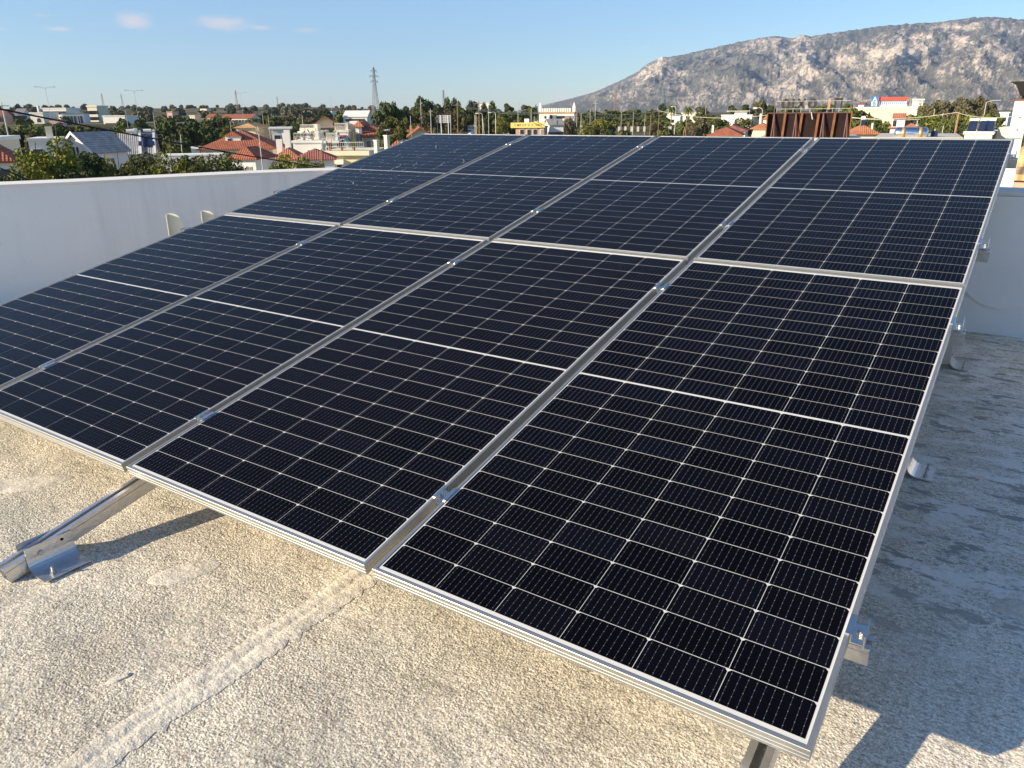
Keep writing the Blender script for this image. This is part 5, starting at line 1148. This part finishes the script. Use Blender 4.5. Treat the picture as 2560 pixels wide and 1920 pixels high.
for k, px, yt, D, w_, lab in [('dark', 735, 314, 160, 40, 'round dark tree between the grey awning block and terraces'), ('gum', 770, 295, 300, 50, 'brownish tree on the slope left of the yellow gable'), ('dark', 808, 272, 330, 38, 'round dark tree on the slope above the yellow gable'), ('olive', 680, 292, 300, 45, 'olive tree right of the long red roof'), ('gum', 720, 292, 320, 45, 'dusty tree above the grey awning block'), ('olive', 560, 293, 300, 36, 'olive tree before the long red roof'), ('olive', 640, 296, 300, 40, 'green tree near the right end of the long red roof'),
 ('pine', 968, 259, 150, 64, 'big leafy green tree right of the tall pylon'), ('spiky', 984, 262, 158, 30, 'slender dark tree hugging the big leafy one'), ('olive', 975, 296, 120, 50, 'bushy tree under the big leafy one'), ('dark', 1012, 268, 210, 34, 'dark tree between the big leafy tree and conifers'), ('olive', 1008, 298, 130, 36, 'green tree beside the orange canopy'), ('autumn', 1000, 318, 100, 40, 'bare brown shrub above the low red roof'), ('olive', 958, 322, 108, 40, 'green shrub right of the tower house'), ('olive', 985, 335, 92, 40, 'low green shrub before the low red roof'),
 ('spiky', 1050, 246, 230, 34, 'tallest spiky conifer of the centre'), ('spiky', 1066, 252, 235, 28, 'spiky conifer just right of the tallest one'), ('olive', 1042, 275, 215, 44, 'olive tree at the foot of the tallest conifer'), ('spiky', 1078, 258, 232, 30, 'third spiky conifer from the left in the centre group'), ('dark', 1092, 262, 225, 34, 'dark round top tree ending the conifer group'), ('gum', 1070, 280, 205, 44, 'brownish tree in front of the conifer group'), ('gum', 1110, 275, 215, 40, 'brownish tree above the pale lattice billboard'),
 ('spiky', 1118, 248, 225, 24, 'pointed pale green conifer, left of a pair'), ('spiky', 1136, 249, 225, 24, 'pointed pale green conifer, right of a pair'), ('spiky', 1147, 256, 222, 18, 'thin conifer behind the wooden pole'), ('gum', 1140, 280, 200, 48, 'dusty tree under the conifer pair'), ('olive', 1160, 272, 210, 40, 'olive tree left of the dark wood'),
 ('dark', 1186, 256, 240, 44, 'large dark tree where the power lines start'), ('spiky', 1176, 256, 236, 22, 'dark spire at the left of the large dark tree'), ('olive', 1210, 276, 230, 40, 'dark green tree right of the large dark one'), ('spiky', 1230, 255, 300, 22, 'lone spire tree above the dark wood'), ('spiky', 1210, 258, 300, 16, 'small tree top left of the lone spire'), ('dark', 1225, 280, 215, 60, 'very dark wide tree behind the curved lamp'), ('dark', 1250, 275, 225, 40, 'dark tree right of the curved lamp'), ('olive', 1205, 298, 190, 36, 'sunlit shrub before the dark wood'),
 ('pine', 1270, 259, 420, 26, 'flat topped pine on the skyline'), ('olive', 1262, 282, 200, 44, 'green tree above the yellow sign band, left'), ('bright', 1250, 295, 190, 40, 'yellowish shrub left of the yellow shop'), ('olive', 1290, 280, 215, 50, 'green tree behind the yellow shop'), ('olive', 1316, 263, 330, 26, 'olive tree on the skyline left of the crenellated building'), ('olive', 1330, 268, 320, 24, 'small olive tree next to the crenellated building'), ('cypress', 1340, 262, 340, 6, 'cypress beside the left turret'), ('cypress', 1351, 260, 350, 6, 'second cypress rising behind the left turret'),
 ('bright', 1498, 302, 200, 76, 'big round bright green bush in front of the concrete fence'), ('olive2', 1480, 315, 190, 40, 'lower green bush at the left of the big round one'), ('dark', 1520, 312, 200, 40, 'dark bush at the right of the big round one'), ('gum', 1425, 297, 230, 36, 'dusty tree by the grey open shed'), ('gum', 1640, 306, 250, 30, 'dry bush in front of the pillared fence'),
 ('pine', 1657, 259, 420, 18, 'dark tree top standing above the wood'), ('palm', 1680, 262, 330, 30, 'palm right of the dark tree top'), ('palm', 1712, 298, 210, 36, 'palm with brown trunk before the pillared fence'), ('palm', 1722, 264, 340, 28, 'palm among the white houses'), ('olive', 1755, 268, 340, 28, 'olive tree right of the palms'), ('olive', 1770, 286, 240, 60, 'green tree above the red hipped roof'), ('gum', 1745, 300, 200, 50, 'dusty reeds right of the pillared fence'), ('olive', 1800, 296, 220, 44, 'green tree left of the white modern house'), ('olive', 1862, 296, 200, 44, 'green tree in front of the white modern house'),
 ('pine', 1835, 264, 360, 36, 'pine on the left of the hoarding skyline'), ('pine', 1868, 262, 350, 34, 'second pine on the hoarding skyline'), ('gum', 1900, 252, 250, 34, 'feathery palm like tree left of the hoarding letters'), ('pine', 1925, 264, 300, 36, 'pine directly behind the hoarding'), ('olive', 2060, 262, 340, 50, 'olive tree seen through the hoarding letters'), ('olive', 2120, 260, 330, 24, 'olive tree right of the hoarding letters'), ('olive', 1975, 268, 340, 44, 'green tree behind the first letters'),
 ('olive', 2140, 272, 180, 66, 'green tree covering the left end of the white store'), ('olive', 2180, 292, 150, 56, 'green tree below the store wall, left'), ('olive2', 2205, 300, 140, 50, 'green bush left of the white house with red rooftop box'), ('dark', 2206, 318, 118, 30, 'dark shrub right of the pale house'), ('olive', 2275, 290, 180, 60, 'green tree below the stair tower'),
 ('gum', 2320, 262, 260, 40, 'dusty gum tree right of the stair tower'), ('gum', 2350, 254, 255, 60, 'golden gum tree left of the wooden pole'), ('gum', 2395, 248, 260, 66, 'widest gum tree in the right hand clump'), ('gum', 2440, 245, 265, 60, 'tallest gum tree at the right'), ('gum', 2472, 258, 250, 40, 'last gum tree toward the white post'), ('gum', 2415, 262, 240, 50, 'gum tree in front of the tall ones')]:
    T(k, px, yt, D, w_, lab, group=g)
g = 'green trees above the cream collector building'
for k, px, yt, D, w_, lab in [('olive', 2310, 288, 150, 50, 'green tree left end of the right hand row'), ('bright', 2345, 290, 130, 60, 'bright tree left of the wooden pole'), ('olive', 2378, 294, 120, 56, 'shadowed tree around the wooden pole'), ('bright', 2418, 288, 130, 56, 'bright tree right of the wooden pole'), ('bright', 2455, 290, 125, 62, 'bright green tree above the collectors'), ('olive', 2490, 288, 135, 46, 'last green tree before the white post'), ('dark', 2400, 312, 100, 60, 'dark low tree at the foot of the wooden pole'), ('olive2', 2340, 312, 105, 50, 'low tree right of the silver tank'), ('olive2', 2440, 308, 95, 56, 'low tree just behind the collectors')]:
    T(k, px, yt, D, w_, lab, group=g)
T('olive', 2552, 352, 30, 40, 'green shrub at the right edge behind the white post', 'bush', 'bush')
for k, px, yt, D, w_, lab in [('dark', 45, 260, 700, 16, 'round dark tree alone on the far left skyline'), ('dark', 425, 274, 700, 16, 'round dark tree on the skyline above the pink building'), ('dark', 582, 271, 600, 14, 'round dark tree near the lattice pylon on the ridge'), ('dark', 614, 267, 600, 10, 'small spiky tree on the ridge'), ('dark', 902, 273, 500, 20, 'round dark tree on the skyline by the tall pylon')]:
    T(k, px, yt, D, w_, lab, group='lone trees on the skyline')
for k_, o_ in PROTO.items():
    if k_ not in USED:
        for ch in list(o_.children): bpy.data.objects.remove(ch)
        bpy.data.objects.remove(o_)
# masses nobody could count
def mass(name, label, cells, m, seed, size):
    global rng
    rng = np.random.default_rng(seed); lb = []
    for (px, yt, D, rpx) in cells:
        p = at(px, yt, D); r = rpx / F * D; z = terr(p.x, p.y); h = max(r, p.z - z)
        k = 0
        zz = p.z - r * .8
        while zz > z - r and k < 3: lb.append((p.x, p.y, zz, r, .85)); zz -= r * 1.2; k += 1
    vs, fs = leaf_cloud(lb, len(lb) * 130, size); me = bpy.data.meshes.new(name); me.from_pydata([tuple(v) for v in vs], [], fs); me.update(); me.materials.append(MATS[m])
    o = bpy.data.objects.new(name, me); COL.objects.link(o); tag(o, label, name.replace('_', ' '), None, 'stuff')
r2 = np.random.default_rng(5)
cells = [(px + r2.uniform(-4, 4), 279 + r2.uniform(-4, 8) + j * 10, 410 - j * 22, 9 + r2.uniform(-2, 3)) for px in range(1445, 1668, 9) for j in range(4)]
mass('wood', 'dense sunlit green wood behind the long pillared fence', cells, 'leaf_olive', 21, .8)
cells = []
for k in range(240):
    D = r2.uniform(420, 1500); px = r2.uniform(-60, 1340); d = ray(px, 290); dd = math.hypot(d.x, d.y); x, y = CAM.x + d.x / dd * D, CAM.y + d.y / dd * D; z = terr(x, y)
    hh = r2.uniform(2.0, 5.5); v = RW.transposed() @ (Vector((x, y, z + hh)) - CAM); py = 960 - F * v.z / v.y
    cells.append((px, py, D, F * hh * .75 / D))
mass('scrub', 'dark scrub and olive groves dotted over the far hillside', cells, 'leaf_dusty', 22, 1.3)
cells = []
for k in range(260):
    D = r2.uniform(130, 420); px = r2.uniform(-60, 2620); d = ray(px, 290); dd = math.hypot(d.x, d.y); x, y = CAM.x + d.x / dd * D, CAM.y + d.y / dd * D; z = terr(x, y)
    hh = r2.uniform(1.2, 3.4); v = RW.transposed() @ (Vector((x, y, z + hh)) - CAM); py = 960 - F * v.z / v.y
    cells.append((px, py, D, F * hh * .8 / D))
mass('garden_shrubs', 'low garden shrubs and hedges between the town houses', cells, 'leaf_olive', 23, .55)

# ------------------------------------------------------------------ poles, lamps, pylons, wires
def pole(px, ytop, D, label, kind='pole', m='pale_pole', r=.09, lean=0, group=None, arms=None):
    p = at(px, ytop, D); z = terr(p.x, p.y); h = p.z - z; d = ray(px, ytop); az = math.atan2(d.x, d.y)
    o = empty({'pole': 'utility_pole', 'lamp': 'street_lamp', 'double': 'street_lamp', 'curve': 'street_lamp', 'antenna': 'roof_antenna'}[kind], (p.x, p.y, z), (0, R(lean), -az))
    tag(o, label, {'pole': 'utility pole', 'antenna': 'antenna'}.get(kind, 'street lamp'), group)
    b = MB(); b.tube([(0, 0, -1), (0, 0, h)], r * .75, 8, r * .5); b.build('shaft', m, o)
    if kind == 'pole' and arms:
        b = MB(); b.bar((-arms, 0, h - .4), (arms, 0, h - .4), .1); b.build('crossarm', m, o)
    if kind in ('lamp', 'double'):
        for s in ((1,) if kind == 'lamp' else (-1, 1)):
            b = MB(); b.tube([(0, 0, h), (s * .7, 0, h + .25), (s * 1.6, 0, h + .3)], r * .45, 6); a = b.build('lamp_arm', m, o)
            b = MB(); b.box(s * 1.7 - .25, s * 1.7 + .25, -.1, .1, h + .24, h + .34); b.build('lamp_head', 'lattice_steel', a)
    if kind == 'curve':
        b = MB(); b.tube([(0, 0, h), (-.1, 0, h + .3), (-.5, 0, h + .45), (-1.0, 0, h + .4)], r * .7, 6); a = b.build('lamp_arm', m, o)
        b = MB(); b.box(-1.6, -.9, -.16, .16, h + .3, h + .5); b.build('lamp_head', 'white_paint', a)
    if kind == 'antenna':
        b = MB()
        for zz, L_ in ((h, .9), (h - .3, .7)):
            b.bar((-L_, 0, zz), (L_, 0, zz), .03)
            for k in range(5): b.bar((-L_ + L_ * .45 * k, -.25, zz), (-L_ + L_ * .45 * k, .25, zz), .025)
        b.build('aerial', 'lattice_steel', o)
    return o
pole(3, 256, 120, 'pale utility pole at the extreme left edge', r=.14, arms=.8)
pole(113, 221, 200, 'double headed street lamp farthest left against the sky', 'double', r=.07, m='lattice_steel')
pole(335, 229, 205, 'double headed street lamp right of the cream three storey building', 'double', r=.07, m='lattice_steel')
pole(601, 234, 300, 'street lamp beside the lattice pylon on the ridge', 'double', r=.07, m='lattice_steel')
pole(826, 237, 330, 'tall thin mast left of the tall pylon', r=.10, m='lattice_steel')
pole(382, 281, 260, 'grey pole right of the low white warehouse'); pole(313, 275, 270, 'slim pole before the low white warehouse on columns'); pole(191, 278, 300, 'slim pole before the grey corrugated shed')
pole(655, 277, 260, 'pale pole at the right end of the long red roof', arms=.6); pole(670, 288, 240, 'short pale pole further right along the slope'); pole(755, 287, 220, 'pale pole left of the yellow gable', r=.11)
pole(575, 303, 150, 'thin pole left of the arched beige house', r=.07); pole(442, 336, 110, 'thin leaning pole before the pine grove', r=.07, lean=3)
pole(645, 316, 70, 'pale wooden pole standing in front of the villa roof', m='pale_pole', r=.07, arms=.4); pole(803, 373, 62, 'dark wooden post in front of the brown red roof', m='wood_pole', r=.1)
pole(863, 303, 100, 'dark thin pole in front of the tower house', m='lattice_steel', r=.05); pole(1026, 290, 100, 'thin pale pole left of the cream gable', r=.06)
pole(1051, 247, 160, 'tall pale pole among the spiky conifers', r=.10); pole(1076, 272, 150, 'pale pole left of the lattice billboard', r=.10, arms=.4); pole(1093, 288, 160, 'short pale pole touching the lattice billboard', r=.08); pole(1126, 287, 160, 'cream pole right of the lattice billboard', r=.10)
pole(1143, 257, 150, 'brown wooden pole right of the conifer pair', m='wood_pole', r=.13, arms=.5)
pole(1197, 253, 150, 'brown wooden pole carrying the pale power lines', m='wood_pole', r=.13, arms=.9)
pole(1221, 258, 170, 'pale tall pole left of the curved lamp', r=.10); pole(1217, 292, 150, 'leaning pale pole among the dark trees', r=.1, lean=-5)
pole(1190, 287, 150, 'first of two pale posts by the sheet fence', r=.11); pole(1187, 287, 149, 'second of two pale posts by the sheet fence', r=.09)
pole(1239, 286, 170, 'street lamp with a curved white arm above the dark trees', 'curve', m='white_paint', r=.10); pole(1206, 288, 180, 'smaller curved street lamp in the dark trees', 'curve', m='white_paint', r=.07)
pole(1295, 252, 190, 'tall pale pole behind the yellow shop', r=.10, arms=.4); pole(1328, 272, 190, 'pale pole right behind the yellow shop', r=.12); pole(1336, 290, 190, 'pale pole left of the crenellated building', r=.07)
pole(1374, 278, 200, 'thin pole before the crenellated building', r=.06); pole(1443, 276, 180, 'thick brown wooden pole right of the grey open shed', m='wood_pole', r=.22)
pole(1453, 284, 200, 'cream pole just right of the thick wooden one', r=.12); pole(1476, 272, 230, 'pale pole rising from the wood left', r=.10); pole(1489, 255, 260, 'tall pale mast rising from the wood', r=.12, arms=.8)
pole(1554, 280, 260, 'pale pole above the pillared fence left part', r=.11); pole(1584, 280, 260, 'pale pole above the pillared fence middle', r=.12); pole(1613, 286, 260, 'thin pole above the pillared fence', r=.10)
pole(1627, 288, 220, 'brown pole before the pillared fence', m='wood_pole', r=.15); pole(1648, 276, 230, 'tall brown pole before the pillared fence', m='wood_pole', r=.13, arms=.6)
pole(1690, 270, 260, 'pale lamp post among the palms', 'curve', m='white_paint', r=.10); pole(1717, 295, 190, 'brown palm like stump pole', m='wood_pole', r=.15); pole(1765, 264, 300, 'thin lamp post left of the white modern house', r=.10)
pole(1876, 258, 260, 'thin lamp post behind the awning house', 'lamp', r=.08); pole(1906, 276, 150, 'pale hooked lamp left of the hoarding', 'curve', m='white_paint', r=.06)
pole(2392, 280, 75, 'leaning brown wooden pole in the right hand trees', m='wood_pole', r=.16, lean=1)
pole(2358, 282, 200, 'thin pale pole in the gum trees', r=.1); pole(2337, 272, 210, 'thin pale pole left in the gum trees', r=.12); pole(2466, 256, 150, 'pale lamp pole at the right of the gum trees', 'lamp', r=.10)
pole(2338, 322, 62, 'short pale stub pole right of the silver tank', r=.06); pole(2359, 313, 80, 'thin pale stub behind the silver tank', r=.06)
pole(352, 333, 98, 'roof aerial above the collector wing', 'antenna', m='lattice_steel', r=.03); pole(385, 337, 100, 'roof aerial right of the collector wing', 'antenna', m='lattice_steel', r=.03); pole(450, 354, 106, 'roof aerial left of the villa', 'antenna', m='lattice_steel', r=.03)
# high voltage pylons
def pylon_mesh(m, name):
    b = MB(); t = .0055
    def wd(z): return .062 * (1 - z) ** 1.25 + .012
    lev = [0, .16, .3, .42, .53, .63, .72, .80, .87, .93, .98]
    for i in range(len(lev) - 1):
        for k in range(4):
            q = [(1, 1), (-1, 1), (-1, -1), (1, -1)]; a, c = q[k], q[(k + 1) % 4]; z0, z1 = lev[i], lev[i + 1]; w0, w1 = wd(z0), wd(z1)
            b.bar((a[0] * w0, a[1] * w0, z0), (a[0] * w1, a[1] * w1, z1), t); b.bar((a[0] * w0, a[1] * w0, z0), (c[0] * w1, c[1] * w1, z1), t * .7); b.bar((c[0] * w0, c[1] * w0, z0), (a[0] * w1, a[1] * w1, z1), t * .7); b.bar((a[0] * w1, a[1] * w1, z1), (c[0] * w1, c[1] * w1, z1), t * .7)
    b.bar((0, 0, .97), (0, 0, 1.0), t)
    for z, L_ in ((.93, .055), (.84, .085), (.75, .07)):
        for s in (-1, 1):
            b.bar((s * .01, 0, z + .015), (s * L_, 0, z), t); b.bar((s * .01, 0, z - .02), (s * L_, 0, z), t); b.bar((s * L_, 0, z), (s * L_, 0, z - .035), t * .8)
    return b.build(name, m)
py1 = pylon_mesh('lattice_steel', 'pylon'); py2 = pylon_mesh('lattice_red', 'pylon')
first = {0: True, 1: True}
for px, yt, D, red, lab in [(933, 166, 330, 0, 'tallest lattice pylon standing left of the big leafy tree'), (1108, 223, 800, 0, 'pale pylon between the spiky conifers'), (253, 233, 1000, 1, 'reddish pylon, left of the far left pair'), (302, 234, 1000, 0, 'grey pylon, right of the far left pair'), (588, 225, 1000, 1, 'reddish pylon beside the ridge street lamp'), (692, 241, 1100, 1, 'reddish pylon alone above the long red roof'), (1540, 226, 1200, 1, 'faint reddish pylon at the foot of the mountain'), (1658, 217, 1100, 0, 'grey pylon in front of the mountain slope')]:
    src = (py1, py2)[red]; o = src if first[red] else src.copy()
    if not first[red]: COL.objects.link(o)
    first[red] = False
    p = at(px, yt, D); z = terr(p.x, p.y); h = p.z - z; d = ray(px, yt); o.location = (p.x, p.y, z); o.scale = (h, h, h); o.rotation_euler = (0, 0, -math.atan2(d.x, d.y) + .35)
    tag(o, lab, 'pylon', 'high voltage pylons')
def wire(pts, r, m, label, name='overhead_cable', n=24):
    P = [at(*q) for q in pts]; b = MB(); out = []
    if len(P) == 2:
        for k in range(n + 1):
            t = k / n; p = P[0].lerp(P[1], t); p.z -= (P[0] - P[1]).length * .018 * 4 * t * (1 - t); out.append(p)
    else:
        Q = [P[0]] + P + [P[-1]]
        for i in range(1, len(Q) - 2):
            for k in range(8):
                t = k / 8; p0, p1, p2, p3 = Q[i - 1:i + 3]; out.append(.5 * ((2 * p1) + (p2 - p0) * t + (2 * p0 - 5 * p1 + 4 * p2 - p3) * t * t + (3 * p1 - p0 - 3 * p2 + p3) * t ** 3))
        out.append(P[-1])
    b.tube(out, r, 6); tag(b.build(name, m), label, 'cable', None)
wire([(-60, 260, 13), (0, 272.5, 13.4), (226, 317, 15), (384, 346.5, 16.5), (479, 364, 17.5), (603, 386.5, 19), (700, 402, 20), (807, 419, 21.5), (900, 432, 23)], .0135, 'cable_black', 'thick black cable sagging across the left half of the town')
wire([(-40, 405, 11), (30, 432, 11.5), (120, 470, 12), (200, 505, 12.5)], .007, 'cable_black', 'thin dark cable in the left corner before the yellow bush')
wire([(1165, 266, 150), (1350, 280, 175)], .05, 'cable_pale', 'upper pale power line above the dark wood')
wire([(1165, 269, 150), (1350, 283, 177)], .05, 'cable_pale', 'lower pale power line above the dark wood')
wire([(1440, 279, 175), (1648, 277, 215)], .05, 'cable_pale', 'upper pale power line across the sunlit wood')
wire([(1440, 287, 175), (1660, 287, 215)], .05, 'cable_pale', 'lower pale power line across the sunlit wood')
wire([(1648, 277, 215), (1925, 287, 160)], .045, 'cable_pale', 'pale power line from the tall brown pole to the hoarding')
wire([(2128, 293, 90), (2392, 281, 75)], .022, 'cable_pale', 'pale power line from the hoarding to the leaning wooden pole')
wire([(2392, 281, 75), (2560, 287, 60)], .022, 'cable_pale', 'pale power line from the leaning wooden pole to the right edge')
wire([(2128, 294, 70), (2300, 298, 66)], .016, 'cable_pale', 'thin pale wire crossing the white house with red rooftop box')
for o in bpy.data.objects:
    for k in ('_H', '_W'):
        if k in o: del o[k]
